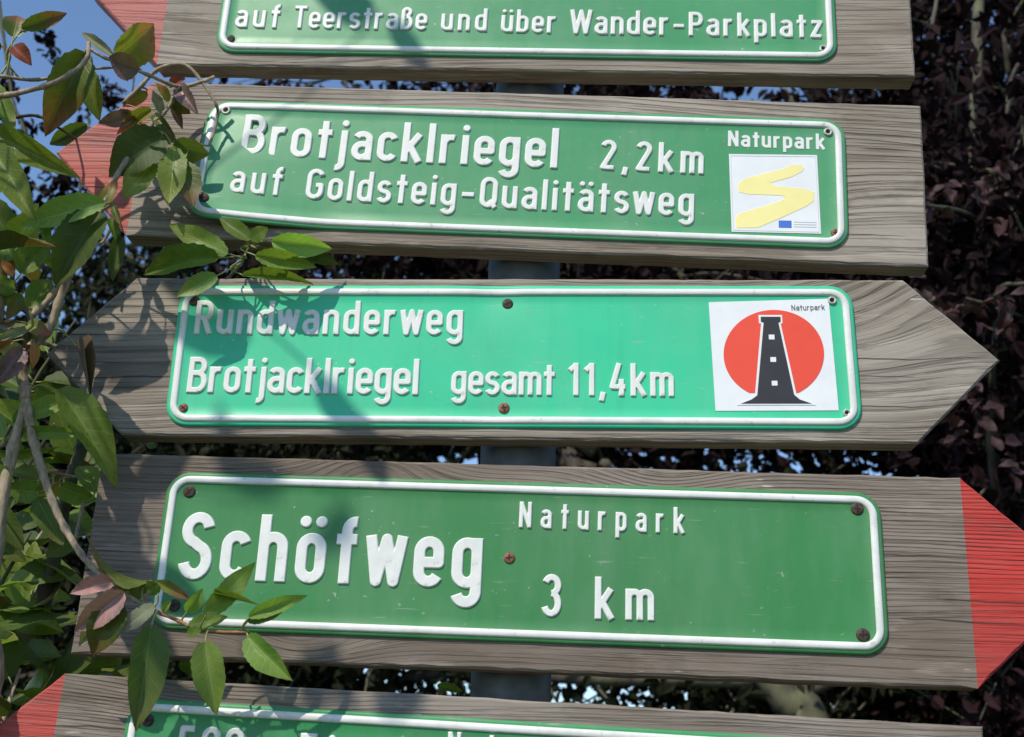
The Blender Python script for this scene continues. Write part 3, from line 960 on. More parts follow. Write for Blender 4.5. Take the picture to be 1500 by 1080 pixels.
# ---- lowest sign, only its top edge in view
S5 = Sign(-1.0, (760, 1240), 'lowest grey wooden sign with red left tip and white 500 at its plate top')
x0, zt0 = S5.loc(96, 983.5, .004)
x1, zt1 = S5.loc(1440, 1068, .004)
zt = (zt0 + zt1) / 2
zb = zt - 0.148
w5 = dict(seed=5.0, freq=380.0, light=(0.28, 0.24, 0.20), dark=(0.074, 0.064, 0.052), y0=0.04, z0=-(zb + .04), taper=0.014, bends=[(-0.2, zt, 0.1, 0.05, 0.01)], cracks=[(-0.3, zt - 0.035, 0.05, 0.0005), (-0.38, zt - .06, .07, .0006)])
S5.board([(x0, zb), (x1, zb), (x1, zt), (x0, zt)], wood(**w5),
         [([(x0, zb), (x0, zt), (x0 - .083, (zb + zt) / 2)], ((x0, zb), (x0, zt)), wood(paint=(0.52, 0.042, 0.030), fade=0.08, **w5))])
pa = S5.loc(193, 1033)
pz = (S5.loc(230, 1034)[1] + S5.loc(1000, 1075)[1]) / 2
S5.plate(pa[0] + 0.26, pz - 0.055, 0.520, 0.110, G5, buckle(5, .0002))
S5.word('500', (254, 1124), (352, 1129), (255, 1062))
S5.word('Ei', (434, 1135), (486, 1138), (435, 1073.5))
S5.word('Naturpark', (654, 1116), (884, 1128), (655, 1072), xs=.88, weight=.15)
S5.screw(216, 1055, 'dark')
S5.screw(1298, 1106, 'dark')


# ---------------------------------------------------------------- leaves
def leaf_mesh(mat, fold, curl, wave, seed, n=19):
    """unit leaf: base at the origin, tip at (1,0,0), widest = 1, normal +z"""
    rg = random.Random(seed)
    cols = (-1.0, -0.66, -0.33, 0.0, 0.33, 0.66, 1.0)
    v, uv, f = [], [], []
    ph = rg.uniform(0, 6)
    for i in range(n + 1):
        t = i / n
        w = 0.5 * min(1.0, 1.07 * math.sin(math.pi * t ** 0.80) ** 0.72) * (1 - 0.30 * t ** 5) if 0 < t < 1 else 0.0
        w = max(w, 0.008)
        for c in cols:
            e = abs(c)
            ser = 1.0 + (0.025 * (1 if i % 2 else -1) if e == 1.0 and 1 < i < n else 0.0)
            yy = c * w * ser
            zz = fold * abs(yy) - curl * (t * t) + wave * e * w * math.sin(ph + 9 * t + (2 if c > 0 else 0))
            xx = t - (0.02 * e if e == 1 and i % 2 else 0)
            v.append((xx * (1 - 0.25 * abs(curl) * t), yy, zz))
            uv.append((0.5 + 0.5 * c, t))
    k = len(cols)
    for i in range(n):
        for j in range(k - 1):
            f.append((i * k + j, (i + 1) * k + j, (i + 1) * k + j + 1, i * k + j + 1))
    me = bpy.data.meshes.new('leaf')
    me.from_pydata(v, [], f)
    ul = me.uv_layers.new(name='UVMap')
    for lp in me.loops:
        ul.data[lp.index].uv = uv[lp.vertex_index]
    me.shade_smooth()
    me.materials.append(mat)
    return me


LM = {
    'green': leaf_mat('leaf_green', (0.18, 0.255, 0.05), (0.24, 0.265, 0.045), 0.7, 0.48, (0.12, 0.10, 0.02)),
    'bright': leaf_mat('leaf_bright_green', (0.22, 0.32, 0.075), (0.27, 0.33, 0.07), 0.6, 0.45),
    'dark': leaf_mat('leaf_dark_green', (0.085, 0.135, 0.028), (0.13, 0.12, 0.028), 0.6, 0.38, None, 0.55),
    'olive': leaf_mat('leaf_olive_brown', (0.095, 0.125, 0.020), (0.20, 0.085, 0.035), 1.0, 0.25, (0.10, 0.05, 0.02)),
    'pink': leaf_mat('leaf_dusky_pink', (0.44, 0.23, 0.20), (0.38, 0.21, 0.21), 0.8, 0.18, (0.16, 0.07, 0.05), 0.34),
    'purple': leaf_mat('leaf_grey_purple', (0.25, 0.16, 0.15), (0.19, 0.11, 0.11), 0.8, 0.18, (0.10, 0.05, 0.04), 0.38),
    'yellow': leaf_mat('leaf_yellow_orange', (0.20, 0.21, 0.030), (0.42, 0.15, 0.07), 1.0, 0.35, (0.30, 0.10, 0.04)),
    'red': leaf_mat('leaf_red_brown', (0.26, 0.07, 0.035), (0.20, 0.045, 0.03), 0.7, 0.3),
    'orange': leaf_mat('leaf_orange_bud', (0.48, 0.21, 0.08), (0.42, 0.15, 0.05), 0.7, 0.3),
    'dry': leaf_mat('leaf_dry_brown', (0.17, 0.105, 0.06), (0.11, 0.065, 0.04), 0.7, 0.15, None, 0.7),
    'pale': leaf_mat('leaf_pale_underside', (0.24, 0.26, 0.15), (0.26, 0.21, 0.14), 0.7, 0.25, None, 0.6),
    'blush': leaf_mat('leaf_green_red', (0.16, 0.19, 0.04), (0.27, 0.10, 0.055), 1.0, 0.25, (0.20, 0.07, 0.04)),
}
LV = {}
for kind_, mt_ in LM.items():
    LV[kind_] = [leaf_mesh(mt_, fo, cu, wa, 10 + i) for i, (fo, cu, wa) in
                 enumerate([(0.25, 0.10, 0.05), (0.45, 0.22, 0.09), (0.10, -0.08, 0.10), (0.35, 0.32, 0.06)])]
    LV[kind_].append(leaf_mesh(mt_, 0.45, 0.85, 0.10, 77))      # strongly arched
    LV[kind_].append(leaf_mesh(mt_, 1.25, 0.12, 0.12, 78))      # folded along the midrib

BARK = bark('shrub_bark', (0.20, 0.15, 0.10), (0.42, 0.33, 0.22), 260.0)
BARK_D = bark('old_bark', (0.045, 0.04, 0.03), (0.11, 0.095, 0.07), 90.0, (0.10, 0.11, 0.045))
BARK_T = bark('young_twig_bark', (0.30, 0.13, 0.06), (0.42, 0.21, 0.10), 260.0)
PETIOLE = plain('leaf_stalk', (0.22, 0.24, 0.07), 0.5)

SH = Vector((-0.72, 0.10, 0.0))
shrub = empty('shrub', SH, 'leafy green shrub with reddening leaves growing over the left ends of the signs', 'shrub')
rs = random.Random(11)
SAMPLES = []


def branch(pts, r0, r1, mat=BARK, knob=0.12, name='branch', sides=8, nodes=5, attach=True):
    """pts: world points"""
    path = catmull(pts, 6)
    v, f = tube([p - SH for p in path], r0, r1, sides, knob, len(SAMPLES), nodes=nodes)
    o = link(name, mesh(name, v, f, True), mat, shrub)
    if attach:
        SAMPLES.extend(path)
    return o


def leaf(B, T, w, roll=0.0, kind='green', var=None, normal=None, stalk=True):
    """blade from world point B to tip T, w metres wide; normal faces `normal` turned by roll about the midrib"""
    ax = T - B
    ln = ax.length
    ax.normalize()
    nv = (Vector(CAM) - B) if normal is None else Vector(normal)
    nv = nv - ax * nv.dot(ax)
    nv.normalize()
    nv = Matrix.Rotation(roll, 3, ax) @ nv
    sd = nv.cross(ax)
    me = LV[kind][rs.randrange(4) if var is None else var]
    o = link('leaf', me, None, shrub)
    mt = Matrix.Identity(4)
    for i in range(3):
        mt[i][0], mt[i][1], mt[i][2], mt[i][3] = ax[i] * ln, sd[i] * w, nv[i] * ln * 0.8, B[i] - SH[i]
    o.matrix_local = mt
    if stalk:
        near = min(SAMPLES, key=lambda q: (q - B).length_squared)
        d = (near - B).length
        if 0.001 < d < 0.09:
            mid = B.lerp(near, 0.45) - ax * min(0.012, d * 0.3)
            v, f = tube(catmull([near - SH, mid - SH, B + ax * ln * 0.03 - SH], 4), 0.0009, 0.0006, 5)
            link('leaf_stalk', mesh('leaf_stalk', v, f, True), PETIOLE, shrub)
    return o


def hero(bx, by, tx, ty, wpx, kind, Y, dY=None, roll=None, var=None):
    roll = rad(rs.uniform(-28, 28)) if roll is None else rad(roll)
    dY = rs.uniform(-0.012, 0.012) if dY is None else dY
    B, T = at(bx, by, Y), at(tx, ty, Y + dY)
    dep = (Vector(CAM) - (B + T) / 2).length
    return leaf(B, T, wpx * dep / FPX / max(0.5, math.cos(roll)) * 0.88, roll, kind, var)


def pth(*pts):
    return [at(x, y, Y) for x, y, Y in pts]


# stems: from the ground up, then the boughs the photograph shows
g0 = SH + Vector((0, 0, -0.05))
branch([g0, SH + Vector((0.03, -0.01, 0.6)), SH + Vector((0.10, -0.05, 1.05)), at(-60, 1150, 0.00), at(-20, 900, -0.02), at(10, 700, -0.03), at(38, 585, -0.035)],
       0.0095, 0.0030, BARK)
branch([g0 + Vector((-0.05, 0.05, 0)), SH + Vector((-0.1, 0.08, 0.7)), SH + Vector((-0.08, 0.05, 1.2)), at(-140, 900, 0.04), at(-60, 640, 0.0), at(0, 420, -0.03), at(-40, 240, -0.06), at(-60, 140, -0.09)],
       0.011, 0.0030, BARK)
branch(pth((38, 585, -.035), (34, 545, -.035), (45, 510, -.035), (72, 482, -.035), (92, 425, -.038), (115, 372, -.042), (140, 325, -.046), (160, 278, -.04), (190, 228, -.034), (224, 180, -.030)),
       0.0040, 0.0019)
branch(pth((38, 585, -.035), (48, 640, -.034), (62, 690, -.034), (80, 742, -.036), (105, 790, -.04), (134, 830, -.045), (180, 868, -.05), (224, 894, -.05)), 0.0034, 0.0016)
branch(pth((224, 894, -.05), (258, 908, -.048), (276, 917, -.047), (294, 923, -.046), (330, 926, -.046), (364, 926, -.045)), 0.0014, 0.0010, BARK_T)
branch(pth((224, 180, -.030), (238, 168, -.028), (252, 150, -.028), (262, 128, -.03)), 0.0019, 0.0012)
branch(pth((45, 464, -.035), (70, 440, -.03), (97, 404, -.025), (118, 380, -.03)), 0.0024, 0.0020)
branch(pth((-60, 140, -.09), (0, 141, -.09), (66, 126, -.088), (108, 105, -.085), (128, 84, -.082), (130, 62, -.08)), 0.0022, 0.0016)
branch(pth((-70, 110, -.08), (0, 112, -.08), (56, 117, -.07), (120, 103, -.065), (170, 99, -.06)), 0.0018, 0.0009)
branch(pth((130, 70, -.08), (150, 83, -.078), (185, 97, -.07), (222, 112, -.05), (262, 127, -.03), (296, 120, -.026), (314, 113, -.022)), 0.0012, 0.0016)
branch(pth((180, 152, -.03), (205, 128, -.033), (228, 104, -.033), (252, 95, -.03), (276, 98, -.028), (300, 126, -.025), (316, 152, -.022), (319, 168, -.014), (314, 192, -.012), (306, 214, -.012)), 0.0018, 0.0010)
branch(pth((-30, 175, -.04), (20, 172, -.04), (55, 170, -.03), (90, 190, -.02), (130, 215, .03)), 0.0016, 0.0009, BARK_D)
branch(pth((22, 430, -.03), (30, 448, -.034), (45, 464, -.035), (38, 500, -.035)), 0.0026, 0.0026, BARK_D)
branch(pth((22, 430, -.03), (18, 405, -.03), (20, 380, -.03)), 0.0022, 0.0014, BARK_D)
branch(pth((72, 482, -.035), (60, 500, .02), (110, 510, .040), (180, 480, .045), (290, 440, .045), (338, 404, .015)), 0.0022, 0.0014)
branch(pth((338, 404, .015), (352, 385, .0), (366, 360, -.008)), 0.0013, 0.0008, PETIOLE)
branch(pth((-20, 665, -.02), (5, 650, -.02), (25, 625, -.02), (38, 585, -.035)), 0.0020, 0.0022)
branch(pth((100, 712, .05), (108, 690, .05), (118, 660, .05), (126, 630, .06)), 0.0050, 0.0045, BARK_D)
branch(pth((60, 900, .09), (85, 790, .07), (100, 712, .05)), 0.0060, 0.0050, BARK_D)
branch(pth((118, 700, .03), (90, 695, .01), (70, 690, -.02)), 0.0011, 0.0011)
branch(pth((122, 735, .03), (115, 770, .03), (110, 792, .02)), 0.0014, 0.0012)
branch(pth((165, 330, -.02), (150, 355, -.02), (130, 360, -.03)), 0.0012, 0.0010)
branch(pth((194, 664, .03), (212, 650, .03), (225, 640, .05)), 0.0012, 0.0009)

H = [  # base x, y, tip x, y, width (px), kind, depth
    (19, 55, 28, 12, 36, 'olive', -0.085), (31, 42, 104, 17, 24, 'olive', -0.085), (19, 68, 46, 93, 24, 'red', -0.085), (2, 66, -18, 70, 14, 'red', -0.085),
    (124, 76, 64, 202, 60, 'olive', -0.075), (126, 103, 142, 173, 36, 'green', -0.06), (168, 84, 236, 36, 56, 'yellow', -0.07),
    (168, 84, 114, 42, 15, 'pale', -0.075), (204, 100, 154, 86, 40, 'purple', -0.075), (-6, 122, 25, 202, 24, 'green', -0.06),
    (128, 182, 66, 216, 28, 'dark', 0.03), (216, 136, 178, 157, 20, 'yellow', -0.028), (198, 168, 142, 181, 26, 'purple', -0.031),
    (222, 160, 168, 196, 22, 'yellow', -0.028),
    (-20, 190, 101, 253, 44, 'green', -0.065), (-12, 212, 50, 322, 46, 'green', -0.07), (155, 296, 22, 330, 42, 'bright', -0.06),
    (146, 311, 74, 418, 62, 'dark', -0.05), (240, 200, 150, 252, 66, 'dark', -0.034), (226, 238, 178, 292, 40, 'bright', -0.031),
    (256, 215, 247, 306, 44, 'green', -0.034), (268, 238, 284, 301, 42, 'olive', -0.031), (254, 212, 308, 228, 38, 'dark', -0.028),
    (210, 196, 262, 206, 26, 'dark', -0.028), (248, 126, 274, 110, 15, 'red', -0.028), (262, 126, 286, 164, 26, 'purple', -0.027),
    (256, 146, 277, 170, 22, 'olive', -0.026), (226, 168, 250, 196, 18, 'olive', -0.028), (238, 166, 222, 132, 16, 'pale', -0.028),
    (246, 150, 230, 118, 14, 'yellow', -0.028), (252, 152, 268, 190, 14, 'dry', -0.022), (204, 180, 170, 160, 14, 'yellow', -0.028),
    (150, 300, 172, 262, 20, 'yellow', -0.045), (166, 300, 176, 330, 12, 'olive', -0.04), (160, 320, 172, 352, 16, 'green', -0.03),
    (20, 380, -8, 334, 34, 'green', -0.04), (30, 402, 78, 340, 40, 'green', -0.04), (26, 362, 60, 330, 22, 'bright', -0.03), (60, 318, 72, 362, 18, 'bright', -0.05),
    (18, 405, 2, 378, 14, 'orange', -0.035), (20, 400, 10, 372, 10, 'orange', -0.032),
    (176, 346, 164, 412, 24, 'dark', 0.03), (22, 428, -12, 404, 26, 'green', -0.035), (24, 440, -14, 432, 22, 'green', -0.03), (44, 452, 80, 398, 40, 'green', -0.03),
    (40, 474, 73, 490, 24, 'blush', -0.04), (30, 430, 10, 470, 22, 'olive', -0.04),
    (24, 470, -10, 480, 14, 'purple', -0.045), (40, 484, -10, 498, 15, 'pale', -0.045), (34, 510, -10, 568, 32, 'purple', -0.045), (50, 504, 49, 541, 15, 'orange', -0.045),
    (40, 505, 44, 535, 10, 'red', -0.04), (20, 500, -8, 515, 12, 'orange', -0.04), (30, 480, 64, 500, 16, 'green', -0.04),
    (50, 566, 88, 590, 18, 'green', -0.02), (44, 612, 112, 574, 30, 'bright', -0.03), (86, 570, 184, 700, 54, 'green', -0.03), (113, 508, 134, 580, 15, 'dry', -0.02),
    (24, 634, 130, 635, 22, 'bright', -0.03), (-10, 660, 88, 661, 15, 'bright', -0.02), (20, 620, 38, 600, 20, 'green', -0.03), (6, 640, -6, 600, 22, 'bright', -0.03),
    (-12, 690, 20, 706, 34, 'bright', -0.03), (58, 702, 8, 682, 24, 'green', 0.0), (58, 722, 8, 716, 36, 'green', -0.01), (54, 730, 92, 804, 40, 'dark', -0.01),
    (140, 722, 114, 668, 36, 'green', 0.03), (88, 712, 140, 738, 32, 'green', 0.03), (-8, 742, 36, 808, 34, 'dark', 0.0), (112, 788, 66, 816, 30, 'dark', 0.01),
    (120, 600, 96, 560, 24, 'dark', 0.03), (100, 620, 128, 600, 24, 'dark', 0.04), (16, 760, 60, 772, 30, 'dark', 0.05), (-10, 800, 40, 820, 30, 'dark', 0.05),
    # pink-tinged cluster on the end of the bough
    (174, 851, 90, 867, 27, 'pink', -0.055), (182, 868, 101, 932, 42, 'pink', -0.06), (174, 880, 130, 964, 54, 'olive', -0.055),
    (170, 890, 105, 952, 26, 'pale', -0.045), (226, 886, 176, 928, 26, 'pale', -0.052), (221, 916, 202, 1074, 58, 'dark', -0.065),
    (228, 852, 281, 879, 18, 'blush', -0.05), (299, 904, 374, 822, 36, 'bright', -0.055), (274, 896, 298, 866, 24, 'bright', -0.05),
    (317, 873, 379, 885, 8, 'green', -0.045), (364, 904, 456, 868, 25, 'bright', -0.055), (362, 910, 425, 892, 18, 'dark', -0.045), (276, 916, 335, 904, 24, 'bright', -0.052),
    (290, 918, 276, 937, 18, 'green', -0.05), (300, 940, 316, 1050, 50, 'bright', -0.055), (363, 932, 423, 999, 42, 'bright', -0.05), (232, 870, 214, 850, 20, 'green', -0.05),
    (238, 895, 250, 880, 12, 'bright', -0.05), (186, 866, 212, 886, 10, 'dry', -0.04),
    # rosette that comes through between the second and third board
    (334, 372, 247, 330, 36, 'green', -0.03), (322, 378, 193, 395, 42, 'green', -0.03), (318, 404, 257, 434, 30, 'bright', -0.03),
    (367, 352, 319, 316, 26, 'green', -0.03), (367, 351, 394, 333, 24, 'green', -0.03), (398, 354, 492, 366, 38, 'bright', -0.03), (374, 375, 468, 391, 30, 'green', -0.03),
    (354, 404, 468, 406, 20, 'green', -0.02), (440, 372, 498, 386, 24, 'dark', 0.03),
    (200, 950, 178, 975, 18, 'dark', 0.05), (262, 972, 300, 985, 20, 'green', 0.06), (640, 1005, 680, 1012, 14, 'green', 0.06), (230, 655, 210, 640, 16, 'green', 0.05),
]
VAR = {(86, 570): 3, (221, 916): 0, (300, 940): 1, (113, 508): 5, (317, 873): 5, (-20, 190): 3, (124, 76): 1}
for h in H:
    hero(*h, var=VAR.get((h[0], h[1])))
# the leaf that arches over the pink pair
leaf(at(224, 850, -.05), at(88, 858, -.06), 0.016, rad(-62), 'blush', 4)

# leafy shoots further back at the left, standing from the ground
def shoot(pts, npairs, kinds, size, r0=0.0030):
    P = pth(*pts) if not isinstance(pts[0], Vector) else pts
    branch(P, r0, 0.0010, BARK_D if rs.random() < .6 else BARK, nodes=0)
    path = catmull(P, 8)
    for i in range(npairs):
        t = 0.18 + 0.80 * (i + rs.uniform(-.3, .3)) / npairs
        j = max(0, min(len(path) - 2, int(t * (len(path) - 1))))
        p = path[j]
        d = (path[j + 1] - path[j]).normalized()
        side = d.cross(Vector((rs.uniform(-1, 1), rs.uniform(-1, 1), rs.uniform(-.4, .4)))).normalized()
        for sg in (-1, 1):
            ax = (d * rs.uniform(.25, .9) + side * sg + Vector((0, -0.15, rs.uniform(-.5, .15)))).normalized()
            ln = size * rs.uniform(.7, 1.15)
            B = p + ax * 0.008
            leaf(B, B + ax * ln, ln * rs.uniform(.40, .52), rad(rs.uniform(-30, 30)), rs.choice(kinds), None,
                 (rs.uniform(-.5, .2), rs.uniform(-1.0, -.1), rs.uniform(.3, 1.0)), stalk=False)
            v_, f_ = tube([p - SH, B + ax * ln * .03 - SH], 0.0009, 0.0007, 4)
            link('leaf_stalk', mesh('leaf_stalk', v_, f_, True), PETIOLE, shrub)


K1 = ['dark', 'dark', 'green', 'green', 'olive']
shoot([(-90, 1250, .10), (-30, 1080, .12), (20, 940, .12), (60, 850, .10)], 9, K1, .062)
shoot([(-90, 1250, .10), (10, 1120, .08), (60, 1020, .10), (110, 930, .12)], 8, K1, .062)
shoot([(-100, 1100, .06), (-40, 960, .05), (0, 860, .06), (45, 780, .08)], 8, K1, .062)
shoot([(-100, 900, .10), (-30, 800, .14), (20, 720, .16), (80, 620, .16)], 8, K1, .06)
shoot([(-140, 900, .16), (-20, 690, .2), (50, 560, .2), (110, 470, .2)], 9, ['dark', 'dark', 'green'], .06)
shoot([(-100, 560, .05), (-50, 470, .08), (0, 400, .10), (60, 340, .12)], 7, K1, .06)
shoot([(-140, 900, .25), (0, 850, .3), (90, 740, .32), (150, 640, .3)], 9, ['dark', 'dark', 'green'], .06)
shoot([(-90, 1250, .2), (60, 1100, .26), (150, 960, .26), (215, 900, .2)], 9, ['dark', 'dark', 'green'], .058)
shoot([(-30, 1200, .02), (-10, 1120, .02), (10, 1040, .03), (30, 980, .05)], 5, K1, .06)
shoot([(-60, 640, .0), (-70, 500, -.05), (-50, 380, -.09), (-30, 250, -.10)], 6, ['green', 'green', 'olive'], .06)

# overhanging boughs above and in front of the view: their leaves throw the dappled shade on the left ends
def shade_bough(start, targets, tdist, per=2, size=.062, spread=.022):
    P = [at(px, py, 0.0) + SUN * (tdist + rs.uniform(-.03, .03)) for px, py in targets]
    branch([start] + P, 0.0018, 0.0009, BARK, nodes=5)
    for p in P:
        for k in range(per):
            q = rs.uniform(0, 6.28)
            e1 = SUN.cross(Vector((0, 0, 1))).normalized()
            e2 = SUN.cross(e1)
            ax = (e1 * math.cos(q) + e2 * math.sin(q) + SUN * rs.uniform(-.3, .3)).normalized()
            B = p + ax * 0.006
            ln = size * rs.uniform(.75, 1.15)
            leaf(B, B + ax * ln, ln * rs.uniform(.42, .52), rad(rs.uniform(-25, 25)), rs.choice(['green', 'green', 'bright', 'olive']), None, SUN, stalk=False)


TOPL = at(-60, 140, -0.09)
s1 = TOPL + Vector((-0.03, -0.06, 0.08))
s2 = TOPL + Vector((-0.08, -0.16, 0.14))
branch([TOPL, s1, s2], 0.004, 0.003)
s3 = TOPL + Vector((-0.30, -0.45, 0.42))
branch([s2, (s2 + s3) / 2 + Vector((0, 0, .03)), s3], 0.003, 0.0026)
shade_bough(s2, [(225, 480), (300, 455), (375, 470), (450, 530), (500, 575)], .85, 1, .056)
shade_bough(s2, [(190, 720), (215, 790), (180, 850)], .60, 2, .055)
shade_bough(s3, [(330, 720), (430, 690), (520, 730)], 1.5, 1, .05)
shade_bough(s3, [(300, 1050), (430, 1030), (530, 1030)], 1.2, 2, .05)
shade_bough(s2, [(560, 10)], .95, 2, .055)


# ---------------------------------------------------------------- trees behind the signs
def crown_leaf_mat(name, a, b, trans=0.12):
    k = NT(name)
    pos = k.n('ShaderNodeNewGeometry').outputs['Position']
    n = k.noise(k.xform(pos, (9,) * 3), 1.0, 3.0, 0.6)
    n2 = k.noise(k.xform(pos, (70,) * 3), 1.0, 2.0, 0.6)
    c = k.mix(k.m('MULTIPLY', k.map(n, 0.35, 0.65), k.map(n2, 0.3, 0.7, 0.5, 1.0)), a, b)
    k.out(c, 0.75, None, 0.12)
    tr = k.n('ShaderNodeBsdfTranslucent')
    k.put(tr.inputs['Color'], c)
    mx = k.n('ShaderNodeMixShader')
    mx.inputs[0].default_value = trans
    k.t.links.new(k.b.outputs[0], mx.inputs[1])
    k.t.links.new(tr.outputs[0], mx.inputs[2])
    k.t.links.new(mx.outputs[0], k.t.nodes['Material Output'].inputs['Surface'])
    return k.mat


def scatter_leaves(name, centres, per, spread, size, mat, parent, seed):
    """many small folded leaves round twig points, as one mesh"""
    r = np.random.default_rng(seed)
    Cn = np.repeat(np.array(centres), per, 0)
    n = len(Cn)
    P = Cn + r.normal(0, spread, (n, 3))
    ax = r.normal(0, 1, (n, 3)) + np.array([0, 0, -0.4])
    ax /= np.linalg.norm(ax, axis=1)[:, None]
    nr = r.normal(0, 1, (n, 3)) + np.array([0, -0.3, 0.9])
    nr -= ax * (nr * ax).sum(1)[:, None]
    nr /= np.linalg.norm(nr, axis=1)[:, None]
    sd = np.cross(nr, ax)
    L = (size * r.uniform(0.65, 1.2, n))[:, None]
    W = L * r.uniform(0.26, 0.36, n)[:, None]
    F = L * 0.10
    pts = [P, P + ax * L * .3 + sd * W * .85 + nr * F, P + ax * L * .65 + sd * W * .8 + nr * F, P + ax * L - nr * F,
           P + ax * L * .65 - sd * W * .8 + nr * F, P + ax * L * .3 - sd * W * .85 + nr * F]
    V = np.stack(pts, 1).reshape(-1, 3) - np.array(parent.location)
    b = np.arange(n)[:, None] * 6
    Fc = np.concatenate([b + [0, 1, 2, 3], b + [0, 3, 4, 5]], 0)
    me = bpy.data.meshes.new(name)
    me.from_pydata(V.tolist(), [], Fc.tolist())
    me.update()
    o = link(name, me, mat, parent)
    return o


def wander(a, b, n, amp, r):
    out = [a.lerp(b, i / n) for i in range(n + 1)]
    for i in range(1, n):
        out[i] = out[i] + Vector((r.uniform(-amp, amp), r.uniform(-amp, amp), r.uniform(-amp, amp)))
    return out


def tree(name, label, base, stem, limbs, ntwig, per, spread, size, lmat, bmat, seed, keep=None, r0=0.09):
    r = random.Random(seed)
    root = empty(name, base, label, 'tree', 'trees behind the signs')
    o0 = Vector(base)
    path = catmull(stem, 6)
    v, f = tube([p - o0 for p in path], r0, r0 * .35, 14, .05, seed)
    link('trunk', mesh('trunk', v, f, True), bmat, root)
    tw, centres = ([], []), []
    for (a, b, rr) in limbs:
        P = catmull(wander(a, b, 5, (b - a).length * .05, r), 4)
        v, f = tube([p - o0 for p in P], rr, rr * .3, 8, .08, seed)
        link('branch', mesh('branch', v, f, True), bmat, root)
        for _ in range(ntwig):
            p = P[int(len(P) * r.uniform(.15, .999))]
            d = Vector((r.gauss(0, 1), r.gauss(0, .8), r.gauss(0, .9))).normalized()
            e = p + d * r.uniform(.18, .55)
            if keep and not (keep(e) and keep(p.lerp(e, .5))):
                continue
            Q = catmull(wander(p, e, 3, .03, r), 3)
            tube([q - o0 for q in Q], .0045, .0012, 4, .1, seed, *tw)
            centres += [tuple(q) for q in Q[2:]]
    t = link('twigs', mesh('twigs', *tw), bmat, root)
    t['kind'] = 'stuff'
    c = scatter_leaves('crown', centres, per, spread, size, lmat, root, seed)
    c['kind'] = 'stuff'
    print(name, 'leaves', len(centres) * per)
    return root


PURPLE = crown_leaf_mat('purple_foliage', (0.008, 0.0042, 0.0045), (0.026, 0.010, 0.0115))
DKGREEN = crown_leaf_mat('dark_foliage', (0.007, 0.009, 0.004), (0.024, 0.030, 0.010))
MOSSY = bark('mossy_bark', (0.035, 0.030, 0.024), (0.10, 0.09, 0.07), 40.0, (0.13, 0.13, 0.07))


def open_sky(e):
    x, y, z = to_px(e)
    # the upper left corner stays open to the sky
    lim = 250 - 0.15 * max(0, y) if y < 330 else -400
    if 560 < x < 1420 and 610 < y < 1080 and rt.random() > (0.17 if y < 760 else 0.32):
        return False                                    # thinner foliage low down, where the sky shows through
    return x > lim


rt = random.Random(5)
stemA = [Vector((1.25, 2.7, -.1)), Vector((1.22, 2.72, 1.0)), Vector((1.12, 2.7, 2.0)), Vector((1.05, 2.75, 3.0)), Vector((1.1, 2.8, 4.2))]
limbsA = []
for i in range(26):
    a = stemA[1].lerp(stemA[2], rt.random()) if i < 12 else stemA[2].lerp(stemA[3], rt.random())
    q = rt.uniform(0, 6.28)
    ln = rt.uniform(.9, 2.1)
    limbsA.append((a, a + Vector((math.cos(q) * ln * 1.15, math.sin(q) * ln * .55, rt.uniform(.1, .9) * ln * .7)), .022))
for (px, py, Y) in ((400, 380, 2.4), (300, 660, 2.6), (600, 660, 2.3), (800, 120, 2.2), (500, 110, 2.4), (1450, 250, 1.5), (1460, 450, 1.5), (1000, 1000, 2.6), (350, 1000, 2.6), (1480, 700, 1.8), (1470, 50, 1.9), (250, 250, 3.0), (1420, -60, 2.2), (1300, -150, 2.4), (1000, 60, 2.5), (900, 140, 2.7), (700, 130, 2.6), (1150, 130, 2.4), (1500, 150, 2.6), (1350, 60, 2.9), (1400, 560, 2.5), (1450, 900, 2.2), (1250, 1020, 2.6), (700, 390, 2.7), (950, 400, 2.6), (1200, 400, 2.6)):
    a = stemA[1].lerp(stemA[3], rt.random())
    limbsA.append((a, at(px, py, Y), .02))
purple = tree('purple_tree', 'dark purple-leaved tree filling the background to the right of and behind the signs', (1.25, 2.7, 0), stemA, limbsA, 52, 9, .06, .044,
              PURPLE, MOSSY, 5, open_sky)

stemB = [Vector((0.72, 2.0, -.1)), Vector((0.66, 2.0, .9)), at(1195, 1095, 2.0), at(1150, 1025, 2.0), at(1080, 940, 2.02), at(900, 780, 2.2), at(760, 520, 2.5)]
limbsB = []
for i in range(22):
    a = stemB[3].lerp(stemB[6], rt.random())
    q = rt.uniform(0, 6.28)
    ln = rt.uniform(.8, 1.9)
    limbsB.append((a, a + Vector((math.cos(q) * ln * 1.2 - .5, abs(math.sin(q)) * ln * .8 + .2, rt.uniform(-.25, .6) * ln)), .02))
for (px, py, Y) in ((60, 480, 2.6), (40, 700, 2.2), (100, 900, 2.2), (-100, 600, 2.4), (120, 330, 2.8), (300, 560, 2.8), (-50, 1000, 2.0), (0, 560, 3.0), (80, 640, 2.8), (20, 850, 2.8), (150, 780, 2.8), (100, 420, 3.0), (30, 980, 2.6), (160, 1000, 2.4)):
    limbsB.append((stemB[5], at(px, py, Y), .018))
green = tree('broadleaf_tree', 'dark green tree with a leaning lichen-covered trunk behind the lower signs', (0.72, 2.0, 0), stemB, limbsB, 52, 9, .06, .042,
             DKGREEN, MOSSY, 9, open_sky, .055)

